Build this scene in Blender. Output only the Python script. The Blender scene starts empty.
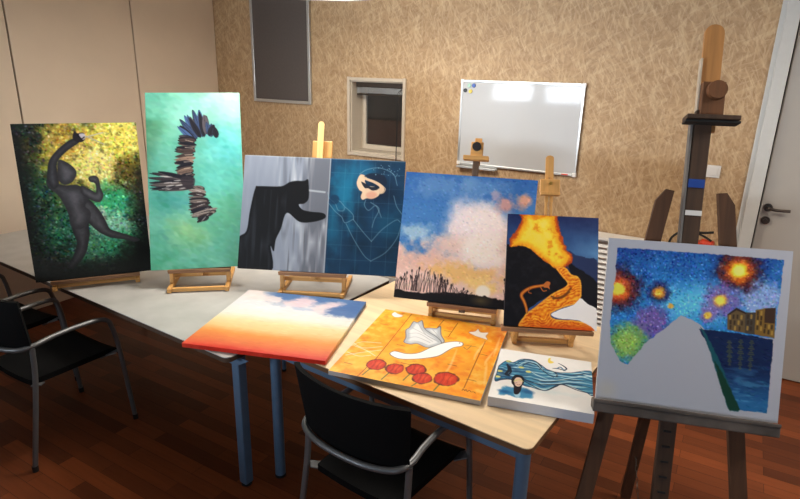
import bpy, bmesh, math, random
import numpy as np
from mathutils import Matrix, Vector

random.seed(7)
scene = bpy.context.scene
COL = scene.collection
PI = math.pi
R = math.radians

# ---------------------------------------------------------------- camera
CAM = Vector((0, 0, 1.96))
yaw, pitch, roll = R(30.28), R(17.435), R(1.42)
fwd = Vector((-math.sin(yaw) * math.cos(pitch), math.cos(yaw) * math.cos(pitch), -math.sin(pitch)))
r0 = Vector((math.cos(yaw), math.sin(yaw), 0))
u0 = r0.cross(fwd)
cr = r0 * math.cos(roll) + u0 * math.sin(roll)
cu = -r0 * math.sin(roll) + u0 * math.cos(roll)
cam_data = bpy.data.cameras.new('camera')
cam = bpy.data.objects.new('camera', cam_data)
COL.objects.link(cam)
cam_data.sensor_width = 36.0
cam_data.lens = 573.5 * 36.0 / 800.0
cam_data.clip_start = 0.05
m = Matrix((cr, cu, -fwd)).transposed().to_4x4()
m.translation = CAM
cam.matrix_world = m
scene.camera = cam

# ---------------------------------------------------------------- light and exposure
scene.view_settings.view_transform = 'Standard'
scene.view_settings.look = 'None'
scene.view_settings.exposure = 0.0
scene.view_settings.gamma = 1.0
scene.view_settings.use_curve_mapping = False
world = bpy.data.worlds.new('world')
scene.world = world
world.use_nodes = True
world.node_tree.nodes['Background'].inputs[0].default_value = (0.75, 0.86, 1.0, 1)
world.node_tree.nodes['Background'].inputs[1].default_value = 1.0


def area(name, loc, target, sx, sy, power, color, shape='RECTANGLE', spread=180):
    d = bpy.data.lights.new(name, 'AREA')
    d.shape = shape
    d.size = sx
    d.size_y = sy
    d.energy = power
    d.color = color
    d.spread = R(spread)
    o = bpy.data.objects.new(name, d)
    COL.objects.link(o)
    o.location = loc
    o.rotation_euler = (Vector(target) - Vector(loc)).to_track_quat('-Z', 'Y').to_euler()
    return o


WARM = (1.0, 0.93, 0.84)
COOL = (0.80, 0.90, 1.0)
PEND = (-2.17, 2.74, 2.36)      # the round lamp over the tables
PEND_FILL = (1.30, 2.50, 2.42)      # added lamp out of view, brightens the right floor and door
area('light_round_lamp', (PEND[0], PEND[1], PEND[2] - 0.012), (PEND[0], PEND[1], 0), 0.74, 0.74, 44, WARM, 'DISK')
area('fill_light_upward', (PEND[0], PEND[1], PEND[2] + 0.085), (PEND[0], PEND[1], 5), 0.74, 0.74, 62, WARM, 'DISK')  # added fill above the closed shade, bounced off the ceiling onto the walls
area('fill_light_door', (PEND_FILL[0], PEND_FILL[1], PEND_FILL[2] - 0.012), (PEND_FILL[0], PEND_FILL[1], 0), 0.74, 0.74, 30, WARM, 'DISK')  # down light of the added lamp
area('fill_light_door_upward', (PEND_FILL[0], PEND_FILL[1], PEND_FILL[2] + 0.085), (PEND_FILL[0], PEND_FILL[1], 5), 0.74, 0.74, 50, WARM, 'DISK')  # added upward fill above the same lamp, for ceiling bounce
area('daylight_window', (-3.9, -2.10, 1.60), (-2.9, 2.2, 2.25), 0.72, 0.30, 17, COOL, spread=62)
area('daylight_window_wide', (-2.86, -2.10, 1.60), (-1.3, 2.2, 2.25), 0.76, 0.30, 17, COOL, spread=62)
area('daylight_tall_window', (0.9, -2.08, 1.55), (-0.3, 2, 0.7), 1.9, 1.5, 15, (0.58, 0.77, 1.0))

# ---------------------------------------------------------------- materials


def lin(c):
    return tuple(((x / 255) / 12.92 if x / 255 <= 0.04045 else ((x / 255 + 0.055) / 1.055) ** 2.4) for x in c)


def newmat(name):
    mt = bpy.data.materials.new(name)
    mt.use_nodes = True
    nt = mt.node_tree
    return mt, nt, nt.nodes['Principled BSDF']


def N(nt, t, **kw):
    n = nt.nodes.new(t)
    for k, v in kw.items():
        setattr(n, k, v)
    return n


def simple(name, rgb, rough=0.5, metal=0.0, var=0.12, scale=30.0, bump=0.0, spec=0.5):
    """A colour with a little noise in tone and, if asked, in relief."""
    mt, nt, b = newmat(name)
    tc = N(nt, 'ShaderNodeTexCoord')
    no = N(nt, 'ShaderNodeTexNoise')
    no.inputs['Scale'].default_value = scale
    no.inputs['Detail'].default_value = 4
    nt.links.new(tc.outputs['Object'], no.inputs['Vector'])
    rp = N(nt, 'ShaderNodeValToRGB')
    c = lin(rgb)
    rp.color_ramp.elements[0].position = 0.3
    rp.color_ramp.elements[1].position = 0.7
    rp.color_ramp.elements[0].color = (*[x * (1 - var) for x in c], 1)
    rp.color_ramp.elements[1].color = (*[min(1, x * (1 + var)) for x in c], 1)
    nt.links.new(no.outputs['Fac'], rp.inputs['Fac'])
    nt.links.new(rp.outputs['Color'], b.inputs['Base Color'])
    b.inputs['Roughness'].default_value = rough
    b.inputs['Metallic'].default_value = metal
    b.inputs['Specular IOR Level'].default_value = spec
    if bump:
        bp = N(nt, 'ShaderNodeBump')
        bp.inputs['Strength'].default_value = bump
        bp.inputs['Distance'].default_value = 0.002
        nt.links.new(no.outputs['Fac'], bp.inputs['Height'])
        nt.links.new(bp.outputs['Normal'], b.inputs['Normal'])
    return mt


def wood(name, rgb, dark=0.72, rough=0.5, axis='Z', scale=9.0):
    """Straight grained wood: noise stretched along one object axis."""
    mt, nt, b = newmat(name)
    tc = N(nt, 'ShaderNodeTexCoord')
    mp = N(nt, 'ShaderNodeMapping')
    s = {'X': (0.06, 1, 1), 'Y': (1, 0.06, 1), 'Z': (1, 1, 0.06)}[axis]
    mp.inputs['Scale'].default_value = tuple(scale * 5 * q for q in s)
    nt.links.new(tc.outputs['Object'], mp.inputs['Vector'])
    no = N(nt, 'ShaderNodeTexNoise')
    no.inputs['Scale'].default_value = 1.0
    no.inputs['Detail'].default_value = 6
    no.inputs['Distortion'].default_value = 0.4
    nt.links.new(mp.outputs['Vector'], no.inputs['Vector'])
    rp = N(nt, 'ShaderNodeValToRGB')
    c = lin(rgb)
    rp.color_ramp.elements[0].position = 0.32
    rp.color_ramp.elements[1].position = 0.68
    rp.color_ramp.elements[0].color = (*[x * dark for x in c], 1)
    rp.color_ramp.elements[1].color = (*[min(1, x * 1.12) for x in c], 1)
    nt.links.new(no.outputs['Fac'], rp.inputs['Fac'])
    nt.links.new(rp.outputs['Color'], b.inputs['Base Color'])
    b.inputs['Roughness'].default_value = rough
    bp = N(nt, 'ShaderNodeBump')
    bp.inputs['Strength'].default_value = 0.15
    bp.inputs['Distance'].default_value = 0.001
    nt.links.new(no.outputs['Fac'], bp.inputs['Height'])
    nt.links.new(bp.outputs['Normal'], b.inputs['Normal'])
    return mt


def osb_mat():
    """Pressed strand board: a mottled ground with sparse layers of thin strands, each layer its own direction."""
    mt, nt, b = newmat('strand_board')
    L = nt.links.new
    tc = N(nt, 'ShaderNodeTexCoord')
    n0 = N(nt, 'ShaderNodeTexNoise')
    n0.inputs['Scale'].default_value = 26
    n0.inputs['Detail'].default_value = 6
    n0.inputs['Roughness'].default_value = 0.65
    L(tc.outputs['Object'], n0.inputs['Vector'])
    rp = N(nt, 'ShaderNodeValToRGB')
    rp.color_ramp.elements[0].position = 0.3
    rp.color_ramp.elements[1].position = 0.72
    rp.color_ramp.elements[0].color = (*lin((156, 123, 86)), 1)
    rp.color_ramp.elements[1].color = (*lin((184, 154, 116)), 1)
    L(n0.outputs['Fac'], rp.inputs['Fac'])
    col = rp.outputs[0]
    light, dark, mid = (210, 184, 146), (140, 106, 72), (186, 154, 113)
    for ang, sx, sz, off, tone, thr, amt in ((0.5, 9, 60, 0, light, 0.78, 0.55), (1.5, 10, 75, 7.7, light, 0.74, 0.6), (-0.6, 10, 70, 3.1, dark, 0.80, 0.40), (2.2, 9, 64, 5.5, light, 0.80, 0.5),
                                             (1.1, 12, 80, 9.1, dark, 0.80, 0.45), (0.0, 8, 56, 12.3, mid, 0.70, 0.6), (-1.1, 10, 84, 14.9, light, 0.82, 0.6), (1.85, 9, 70, 17.2, mid, 0.75, 0.6)):
        no = N(nt, 'ShaderNodeTexNoise')
        no.inputs['Scale'].default_value = 4.0
        L(tc.outputs['Object'], no.inputs['Vector'])
        ad = N(nt, 'ShaderNodeVectorMath', operation='MULTIPLY_ADD')
        L(no.outputs['Color'], ad.inputs[0])
        ad.inputs[1].default_value = (0.07, 0.07, 0.07)
        L(tc.outputs['Object'], ad.inputs[2])
        ro = N(nt, 'ShaderNodeVectorRotate', rotation_type='Y_AXIS')
        ro.inputs['Angle'].default_value = ang
        L(ad.outputs[0], ro.inputs['Vector'])
        mp = N(nt, 'ShaderNodeMapping')
        mp.inputs['Scale'].default_value = (sx * 1.05, 1, sz * 1.1)
        mp.inputs['Location'].default_value = (off, 0, off)
        L(ro.outputs[0], mp.inputs['Vector'])
        vo = N(nt, 'ShaderNodeTexVoronoi', voronoi_dimensions='3D')
        vo.inputs['Scale'].default_value = 1.0
        L(mp.outputs[0], vo.inputs['Vector'])
        sp = N(nt, 'ShaderNodeSeparateColor')
        L(vo.outputs['Color'], sp.inputs[0])
        gt = N(nt, 'ShaderNodeMapRange')
        gt.inputs['From Min'].default_value = thr
        gt.inputs['From Max'].default_value = thr + 0.06
        gt.inputs['To Max'].default_value = amt * 0.6
        L(sp.outputs[1], gt.inputs['Value'])
        mx = N(nt, 'ShaderNodeMix', data_type='RGBA')
        L(gt.outputs[0], mx.inputs[0])
        L(col, mx.inputs[6])
        mx.inputs[7].default_value = (*lin(tone), 1)
        col = mx.outputs[2]
    L(col, b.inputs['Base Color'])
    b.inputs['Roughness'].default_value = 0.6
    bp = N(nt, 'ShaderNodeBump')
    bp.inputs['Strength'].default_value = 0.08
    bp.inputs['Distance'].default_value = 0.002
    L(n0.outputs['Fac'], bp.inputs['Height'])
    L(bp.outputs[0], b.inputs['Normal'])
    return mt


def parquet_mat():
    mt, nt, b = newmat('red_brown_planks')
    L = nt.links.new
    tc = N(nt, 'ShaderNodeTexCoord')
    br = N(nt, 'ShaderNodeTexBrick')
    br.inputs['Scale'].default_value = 1.0
    br.inputs['Brick Width'].default_value = 0.62
    br.inputs['Row Height'].default_value = 0.078
    br.inputs['Mortar Size'].default_value = 0.0009
    br.inputs['Color1'].default_value = (*lin((138, 72, 38)), 1)
    br.inputs['Color2'].default_value = (*lin((84, 42, 23)), 1)
    br.inputs['Mortar'].default_value = (*lin((44, 20, 12)), 1)
    br.offset = 0.37
    br.offset_frequency = 2
    L(tc.outputs['Object'], br.inputs['Vector'])
    mp = N(nt, 'ShaderNodeMapping')
    mp.inputs['Scale'].default_value = (4, 60, 1)
    L(tc.outputs['Object'], mp.inputs['Vector'])
    no = N(nt, 'ShaderNodeTexNoise')
    no.inputs['Scale'].default_value = 1.0
    no.inputs['Detail'].default_value = 5
    L(mp.outputs[0], no.inputs['Vector'])
    mr = N(nt, 'ShaderNodeMapRange')
    mr.inputs['To Min'].default_value = 0.7
    mr.inputs['To Max'].default_value = 1.2
    L(no.outputs['Fac'], mr.inputs['Value'])
    mx = N(nt, 'ShaderNodeMix', data_type='RGBA', blend_type='MULTIPLY')
    mx.inputs[0].default_value = 1.0
    L(br.outputs['Color'], mx.inputs[6])
    L(mr.outputs[0], mx.inputs[7])
    L(mx.outputs[2], b.inputs['Base Color'])
    b.inputs['Roughness'].default_value = 0.42
    b.inputs['Specular IOR Level'].default_value = 0.18
    return mt


def paint_mat(name, rough):
    """Oil or acrylic on canvas: the colours the painter put down, a fine weave in relief."""
    mt, nt, b = newmat(name)
    L = nt.links.new
    at = N(nt, 'ShaderNodeAttribute', attribute_name='paint')
    L(at.outputs['Color'], b.inputs['Base Color'])
    b.inputs['Roughness'].default_value = rough
    b.inputs['Specular IOR Level'].default_value = 0.2
    tc = N(nt, 'ShaderNodeTexCoord')
    no = N(nt, 'ShaderNodeTexNoise')
    no.inputs['Scale'].default_value = 140
    no.inputs['Detail'].default_value = 3
    L(tc.outputs['Object'], no.inputs['Vector'])
    bp = N(nt, 'ShaderNodeBump')
    bp.inputs['Strength'].default_value = 0.12
    bp.inputs['Distance'].default_value = 0.001
    L(no.outputs['Fac'], bp.inputs['Height'])
    L(bp.outputs[0], b.inputs['Normal'])
    return mt


def emit_mat(name, col, strength):
    mt, nt, b = newmat(name)
    b.inputs['Base Color'].default_value = (0.8, 0.8, 0.8, 1)
    b.inputs['Emission Color'].default_value = (*col, 1)
    b.inputs['Emission Strength'].default_value = strength
    return mt


def glass_mat():
    mt, nt, b = newmat('window_glass')
    b.inputs['Base Color'].default_value = (0.93, 0.96, 0.97, 1)
    b.inputs['Roughness'].default_value = 0.02
    b.inputs['IOR'].default_value = 1.45
    b.inputs['Transmission Weight'].default_value = 1.0
    return mt


M = dict(
    osb=osb_mat(), floor=parquet_mat(),
    panel=simple('beige_wall_panel', (230, 213, 192), 0.6, var=0.03, scale=3),
    seam=simple('dark_panel_joint', (70, 56, 44), 0.8),
    plaster=simple('taupe_plaster', (112, 104, 96), 0.8, var=0.03, scale=4),
    ceil=simple('ceiling_white', (190, 184, 174), 0.9, var=0.02, scale=4),
    trim=simple('grey_white_paint', (196, 196, 192), 0.4, var=0.02),
    door=simple('grey_door_paint', (168, 162, 154), 0.45, var=0.03, scale=2),
    gap=simple('black_rubber_seal', (30, 28, 26), 0.8),
    melamine=simple('grey_white_melamine', (172, 171, 168), 0.4, var=0.10, scale=7),
    maple=wood('maple_laminate', (228, 202, 164), 0.93, 0.4, 'X', 5),
    band=wood('brown_wood_edge', (118, 82, 52), 0.75, 0.5, 'X'),
    steel=simple('daylight_tinted_steel', (92, 120, 148), 0.38, var=0.05, metal=0.25),  # grey steel with the blue of reflected daylight mixed into its colour
    chrome=simple('satin_steel_tube', (112, 114, 116), 0.42, metal=0.6, var=0.05),
    black=simple('black_fabric', (10, 10, 11), 0.9, var=0.25, scale=260, bump=0.3, spec=0.12),
    rubber=simple('black_rubber', (16, 16, 17), 0.7),
    pine=wood('varnished_pine', (206, 154, 88), 0.78, 0.45),
    pine_x=wood('varnished_pine_bar', (206, 154, 88), 0.78, 0.45, 'X'),
    pale=wood('pale_beech', (226, 186, 122), 0.85, 0.45),
    rail=wood('stained_rail_wood', (150, 108, 74), 0.55, 0.6, 'X'),
    tray=simple('paint_stained_tray', (84, 76, 70), 0.7, var=0.45, scale=9),
    leg=wood('dark_beech_leg', (84, 54, 33), 0.7, 0.8),
    brown=wood('brown_beech', (112, 70, 38), 0.7, 0.75),
    grey=wood('weathered_dark_beech', (96, 72, 52), 0.6, 0.6),
    dark=wood('dark_walnut_stain', (72, 50, 34), 0.65, 0.75),
    honey=wood('honey_beech', (182, 128, 72), 0.75, 0.45),
    alu=simple('brushed_aluminium', (188, 188, 186), 0.35, metal=0.7, var=0.03),
    strip2=simple('pale_scraped_wood', (190, 176, 156), 0.7),
    strip=simple('grey_metal_strip', (112, 108, 104), 0.6, metal=0.2),
    knob=simple('black_plastic', (20, 20, 22), 0.45),
    brass=simple('brass', (190, 160, 90), 0.3, metal=0.9),
    bronze=simple('dark_nickel', (88, 80, 74), 0.28, metal=0.9),
    slate=simple('dark_grey_felt', (84, 76, 72), 0.75, var=0.06, scale=60),
    white=simple('whiteboard_enamel', (188, 190, 192), 0.07, var=0.01, scale=2, spec=0.05),
    cream=simple('cream_window_paint', (196, 184, 166), 0.45, var=0.02),
    plate=simple('white_plastic', (226, 224, 220), 0.35, var=0.01),
    raw=simple('raw_canvas_back', (206, 192, 166), 0.9, var=0.06, scale=200),
    bars=wood('stretcher_pine', (214, 180, 130), 0.85, 0.6, 'X'),
    lampcase=simple('grey_lamp_metal', (120, 118, 116), 0.4, metal=0.5),
    red=simple('red_plastic', (206, 62, 34), 0.4),
    blue=simple('blue_plastic', (30, 70, 150), 0.4),
    yellow=simple('yellow_plastic', (214, 186, 60), 0.4),
    mint=simple('pale_green_plastic', (150, 190, 170), 0.4),
    brick=simple('brown_hall_brick', (92, 62, 50), 0.9, var=0.2, scale=12),
    hall=simple('dim_hall_wall', (70, 66, 64), 0.9, var=0.05),
    glass=glass_mat(),
    lamp=emit_mat('lamp_diffuser', (1.0, 0.9, 0.76), 3.0),
    sky=emit_mat('daylight_pane', (0.72, 0.86, 1.0), 1.0),
    gloss=paint_mat('glossy_paint', 0.42), matte=paint_mat('matt_paint', 0.55),
)

# ---------------------------------------------------------------- mesh helpers


def obj(name, bm, mat, parent=None, mtx=None, smooth=False, weighted=False):
    me = bpy.data.meshes.new(name)
    bmesh.ops.recalc_face_normals(bm, faces=bm.faces)
    bm.to_mesh(me)
    bm.free()
    if smooth:
        for p in me.polygons:
            p.use_smooth = True
        try:
            me.set_sharp_from_angle(angle=R(40))
        except Exception:
            pass
    for mt in (mat if isinstance(mat, (list, tuple)) else [mat]):
        me.materials.append(mt)
    o = bpy.data.objects.new(name, me)
    COL.objects.link(o)
    if parent is not None:
        o.parent = parent
    if mtx is not None:
        o.matrix_local = mtx
    return o


def empty(name, mtx):
    o = bpy.data.objects.new(name, None)
    o.empty_display_size = 0.1
    COL.objects.link(o)
    o.matrix_world = mtx
    return o


def tag(o, label, cat, group=None):
    o['label'] = label
    o['category'] = cat
    if group:
        o['group'] = group
    return o


def structure(o):
    o['kind'] = 'structure'
    return o


def box(bm, c, s, bevel=0.0, rot=None, seg=2):
    """Box of size s centred at c, optionally turned by a 3x3 / Euler and with rounded edges."""
    t = bmesh.new()
    bmesh.ops.create_cube(t, size=1.0)
    bmesh.ops.scale(t, vec=s, verts=t.verts)
    if bevel:
        bmesh.ops.bevel(t, geom=list(t.edges), offset=bevel, segments=seg, affect='EDGES', profile=0.5)
    mt = Matrix.Translation(c)
    if rot is not None:
        mt = mt @ rot.to_4x4()
    bmesh.ops.transform(t, matrix=mt, verts=t.verts)
    merge(bm, t)
    return bm


def merge(bm, t):
    vm = {v: bm.verts.new(v.co) for v in t.verts}
    for f in t.faces:
        try:
            bm.faces.new([vm[v] for v in f.verts])
        except ValueError:
            pass
    t.free()


def bx(c, s, bevel=0.0, rot=None):
    return box(bmesh.new(), c, s, bevel, rot)


def bar(bm, a, b, w, t, up=(0, 1, 0), bevel=0.003):
    """Straight square bar from a to b, w wide, t deep along `up`."""
    a, b = Vector(a), Vector(b)
    z = (b - a).normalized()
    y = Vector(up)
    y = (y - z * y.dot(z)).normalized()
    x = y.cross(z)
    rot = Matrix((x, y, z)).transposed()
    return box(bm, (a + b) / 2, (w, t, (b - a).length), bevel, rot)


def cyl(bm, a, b, r, r2=None, seg=20):
    a, b = Vector(a), Vector(b)
    t = bmesh.new()
    bmesh.ops.create_cone(t, cap_ends=True, segments=seg, radius1=r, radius2=r if r2 is None else r2, depth=(b - a).length)
    q = (b - a).to_track_quat('Z', 'Y').to_matrix().to_4x4()
    bmesh.ops.transform(t, matrix=Matrix.Translation((a + b) / 2) @ q, verts=t.verts)
    merge(bm, t)
    return bm


def smooth_path(pts, n=8):
    """Catmull-Rom through pts."""
    P = [Vector(p) for p in pts]
    P = [P[0] * 2 - P[1]] + P + [P[-1] * 2 - P[-2]]
    out = []
    for i in range(1, len(P) - 2):
        for k in range(n):
            t = k / n
            a, b, c, d = P[i - 1], P[i], P[i + 1], P[i + 2]
            out.append(0.5 * ((2 * b) + (c - a) * t + (2 * a - 5 * b + 4 * c - d) * t * t + (3 * b - a - 3 * c + d) * t ** 3))
    out.append(P[-2])
    return out


def tube(bm, pts, r, seg=12):
    P = [Vector(p) for p in pts]
    n = len(P)
    T = [(P[min(i + 1, n - 1)] - P[max(i - 1, 0)]).normalized() for i in range(n)]
    u = T[0].orthogonal().normalized()
    rings = []
    for i in range(n):
        u = (u - T[i] * u.dot(T[i])).normalized()
        v = T[i].cross(u)
        rings.append([bm.verts.new(P[i] + (u * math.cos(2 * PI * k / seg) + v * math.sin(2 * PI * k / seg)) * r) for k in range(seg)])
    for a, b in zip(rings, rings[1:]):
        for k in range(seg):
            bm.faces.new((a[k], a[(k + 1) % seg], b[(k + 1) % seg], b[k]))
    bm.faces.new(rings[0][::-1])
    bm.faces.new(rings[-1])
    return bm


def lathe(bm, prof, c, seg=48):
    """Profile of (r, z) turned about the vertical through c."""
    rings = []
    for r, z in prof:
        if r < 1e-5:
            rings.append([bm.verts.new((c[0], c[1], c[2] + z))])
        else:
            rings.append([bm.verts.new((c[0] + r * math.cos(2 * PI * k / seg), c[1] + r * math.sin(2 * PI * k / seg), c[2] + z)) for k in range(seg)])
    for a, b in zip(rings, rings[1:]):
        for k in range(seg):
            q = [a[k % len(a)], a[(k + 1) % len(a)], b[(k + 1) % len(b)], b[k % len(b)]]
            q = list(dict.fromkeys(q))
            if len(q) > 2:
                bm.faces.new(q)
    return bm


def prism(bm, poly, a, b, plane='XZ'):
    """Outline poly (two coordinates) extruded from a to b along the third axis."""
    def pt(p, d):
        return {'XZ': (p[0], d, p[1]), 'XY': (p[0], p[1], d), 'YZ': (d, p[0], p[1])}[plane]
    A = [bm.verts.new(pt(p, a)) for p in poly]
    B = [bm.verts.new(pt(p, b)) for p in poly]
    n = len(poly)
    bm.faces.new(A)
    bm.faces.new(B[::-1])
    for i in range(n):
        bm.faces.new((A[i], B[i], B[(i + 1) % n], A[(i + 1) % n]))
    return bm


def I(loc=(0, 0, 0), rz=0.0):
    return Matrix.Translation(loc) @ Matrix.Rotation(rz, 4, 'Z')


# ---------------------------------------------------------------- the room
XL, XR, YB, YF, ZC = -4.76, 2.3, 4.35, -2.2, 2.9
structure(obj('floor', bx(((XL + XR) / 2, (YB + YF) / 2, -0.05), (XR - XL + 0.4, YB - YF + 0.4, 0.1)), M['floor']))
structure(obj('ceiling', bx(((XL + XR) / 2, (YB + YF) / 2, ZC + 0.05), (XR - XL + 0.4, YB - YF + 0.4, 0.1)), M['ceil']))

# back wall of strand board, with openings for the small window and the door
WX0, WX1, WZ0, WZ1 = -3.095, -2.54, 1.225, 1.86       # clear opening of the small window
DX0, DX1, DZ1 = 0.09, 1.12, 2.55                        # door opening, frame included
bm = bmesh.new()


def wall_piece(x0, x1, z0, z1, t=0.14):
    box(bm, ((x0 + x1) / 2, YB + t / 2, (z0 + z1) / 2), (x1 - x0, t, z1 - z0))


wall_piece(XL - 0.2, WX0, 0, ZC)
wall_piece(WX0, WX1, 0, WZ0)
wall_piece(WX0, WX1, WZ1, ZC)
wall_piece(WX1, DX0, 0, ZC)
wall_piece(DX0, DX1, DZ1, ZC)
wall_piece(DX1, XR, 0, ZC)
structure(obj('wall_back', bm, M['osb']))

# left wall: beige partition panels, dark joints between them
bm = bmesh.new()
edges = [YF, -1.75, -0.71, 0.325, 1.355, 2.384, 3.416, YB]
for a, b in zip(edges, edges[1:]):
    box(bm, (XL - 0.03, (a + b) / 2, ZC / 2), (0.06, b - a - 0.012, ZC - 0.004), 0.003)
wl = structure(obj('wall_left', bm, M['panel']))
j = obj('joint_backing', bx((XL - 0.05, (YB + YF) / 2, ZC / 2), (0.06, YB - YF, ZC - 0.01)), M['seam'], wl)
structure(obj('wall_right', bx((XR + 0.05, (YB + YF) / 2, ZC / 2), (0.1, YB - YF + 0.3, ZC)), M['plaster']))
# wall behind the camera, with three daylight windows
WIN = [(-4.30, -3.50, 1.40, 1.80), (-3.28, -2.44, 1.40, 1.80), (-0.05, 1.85, 0.8, 2.3)]
bm = bmesh.new()
xs = [XL] + [v for w in WIN for v in w[:2]] + [XR]
for i in range(0, len(xs), 2):
    box(bm, ((xs[i] + xs[i + 1]) / 2, YF - 0.06, ZC / 2), (xs[i + 1] - xs[i], 0.12, ZC))
for a, b, c, d in WIN:
    box(bm, ((a + b) / 2, YF - 0.06, c / 2), (b - a, 0.12, c))
    box(bm, ((a + b) / 2, YF - 0.06, (d + ZC) / 2), (b - a, 0.12, ZC - d))
structure(obj('wall_front', bm, M['plaster']))
for i, (a, b, c, d) in enumerate(WIN):
    bm = bmesh.new()
    w = 0.045
    box(bm, ((a + b) / 2, YF - 0.05, c + w / 2), (b - a, 0.07, w), 0.004)
    box(bm, ((a + b) / 2, YF - 0.05, d - w / 2), (b - a, 0.07, w), 0.004)
    box(bm, (a + w / 2, YF - 0.05, (c + d) / 2), (w, 0.07, d - c - 2 * w), 0.004)
    box(bm, (b - w / 2, YF - 0.05, (c + d) / 2), (w, 0.07, d - c - 2 * w), 0.004)
    wn = structure(obj('window_%d' % (i + 2), bm, M['trim']))
    obj('pane', bx(((a + b) / 2, YF - 0.07, (c + d) / 2), (b - a - 2 * w, 0.01, d - c - 2 * w)), M['sky'], wn)
structure(obj('baseboard_back', bx(((XL + DX0) / 2, YB - 0.008, 0.045), (DX0 - XL, 0.014, 0.09), 0.003), M['trim']))
structure(obj('baseboard_right', bx((XR - 0.008, (YB + YF) / 2, 0.045), (0.014, YB - YF - 0.1, 0.09), 0.003), M['trim']))

# small deep window in the back wall
bm = bmesh.new()
fw = 0.028
for c, s in (((WX0 - fw / 2 + 0.004, 0), (fw, 0)), ((WX1 + fw / 2 - 0.004, 0), (fw, 0))):
    box(bm, (c[0], YB - 0.008, (WZ0 + WZ1) / 2), (fw, 0.022, WZ1 - WZ0 + 2 * fw), 0.003)
for z in (WZ0 - fw / 2 + 0.004, WZ1 + fw / 2 - 0.004):
    box(bm, ((WX0 + WX1) / 2, YB - 0.008, z), (WX1 - WX0 - 0.008, 0.022, fw), 0.003)
for x in (WX0 + 0.008, WX1 - 0.008):
    box(bm, (x, YB + 0.10, (WZ0 + WZ1) / 2), (0.014, 0.19, WZ1 - WZ0))
for z in (WZ0 + 0.008, WZ1 - 0.008):
    box(bm, ((WX0 + WX1) / 2, YB + 0.10, z), (WX1 - WX0 - 0.03, 0.19, 0.014))
w1 = structure(obj('window_1', bm, M['cream']))
bm = bmesh.new()
g0, g1, h0, h1 = WX0 + 0.016, WX1 - 0.016, WZ0 + 0.016, WZ1 - 0.016
for x in (g0 + 0.022, g1 - 0.022):
    box(bm, (x, YB + 0.175, (h0 + h1) / 2), (0.044, 0.03, h1 - h0), 0.004)
for z in (h0 + 0.022, h1 - 0.022):
    box(bm, ((g0 + g1) / 2, YB + 0.175, z), (g1 - g0 - 0.088, 0.03, 0.044), 0.004)
obj('sash', bm, M['cream'], w1)
obj('pane', bx(((g0 + g1) / 2, YB + 0.175, (h0 + h1) / 2), (g1 - g0 - 0.086, 0.006, h1 - h0 - 0.086)), M['glass'], w1)
# the dim hall seen through it
bm = bmesh.new()
box(bm, (-3.2, YB + 1.4, 1.95), (3.4, 0.08, 1.1))
box(bm, (-3.2, YB + 0.8, 2.46), (3.4, 1.3, 0.06))
structure(obj('wall_hall', bm, M['hall']))
structure(obj('trim_1', bx((-3.2, YB + 1.39, 0.70), (3.4, 0.1, 1.4)), M['brick']))
bm = bmesh.new()
box(bm, ((g0 + g1) / 2, YB + 0.075, h1 - 0.022), (g1 - g0 - 0.02, 0.045, 0.04), 0.004)
bl = obj('venetian_blind', bm, M['bronze'])
tag(bl, 'raised slatted blind bunched at the top of the small window', 'blind')
sl = bmesh.new()
for k in range(9):
    box(sl, ((g0 + g1) / 2, YB + 0.075 + 0.001 * (k % 3), h1 - 0.047 - k * 0.0055), (g1 - g0 - 0.03, 0.034, 0.003))
obj('slats', sl, M['alu'], bl)
obj('bottom_rail', bx(((g0 + g1) / 2, YB + 0.075, h1 - 0.106), (g1 - g0 - 0.03, 0.036, 0.014), 0.003), M['bronze'], bl)
cd = bmesh.new()
tube(cd, smooth_path([(WX1 - 0.055, YB + 0.045, h1 - 0.05), (WX1 - 0.05, YB - 0.022, h1 - 0.10), (WX1 - 0.05, YB - 0.026, 1.55), (WX1 - 0.052, YB - 0.026, 1.14)], 8), 0.0022, 6)
tube(cd, smooth_path([(WX1 - 0.045, YB + 0.045, h1 - 0.05), (WX1 - 0.036, YB - 0.022, h1 - 0.10), (WX1 - 0.040, YB - 0.026, 1.55), (WX1 - 0.048, YB - 0.026, 1.14)], 8), 0.0022, 6)
obj('pull_cord', cd, M['knob'], bl)

# door with frame, in the back wall
bm = bmesh.new()
fwid = 0.075
box(bm, (DX0 + fwid / 2, YB + 0.03, DZ1 / 2), (fwid, 0.16, DZ1), 0.004)
box(bm, (DX1 - fwid / 2, YB + 0.03, DZ1 / 2), (fwid, 0.16, DZ1), 0.004)
box(bm, ((DX0 + DX1) / 2, YB + 0.03, DZ1 - fwid / 2), (DX1 - DX0 - 2 * fwid, 0.16, fwid), 0.004)
box(bm, (DX0 - 0.012, YB - 0.012, DZ1 / 2 + 0.01), (0.03, 0.022, DZ1 + 0.02), 0.004)
box(bm, (DX1 + 0.012, YB - 0.012, DZ1 / 2 + 0.01), (0.03, 0.022, DZ1 + 0.02), 0.004)
structure(obj('trim_2', bm, M['trim']))
dr = structure(obj('door_1', bx(((DX0 + DX1) / 2, YB + 0.012, (DZ1 - fwid) / 2 + 0.002), (DX1 - DX0 - 2 * fwid - 0.016, 0.04, DZ1 - fwid - 0.012), 0.004), M['door']))
obj('seal', bx(((DX0 + DX1) / 2, YB + 0.045, (DZ1 - fwid) / 2), (DX1 - DX0 - 2 * fwid - 0.002, 0.02, DZ1 - fwid - 0.004)), M['gap'], dr)
hx, hz, dy = DX0 + fwid + 0.05, 1.165, YB - 0.008
hb = bmesh.new()
cyl(hb, (hx, dy, hz), (hx, dy - 0.012, hz), 0.026, seg=28)
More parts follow.
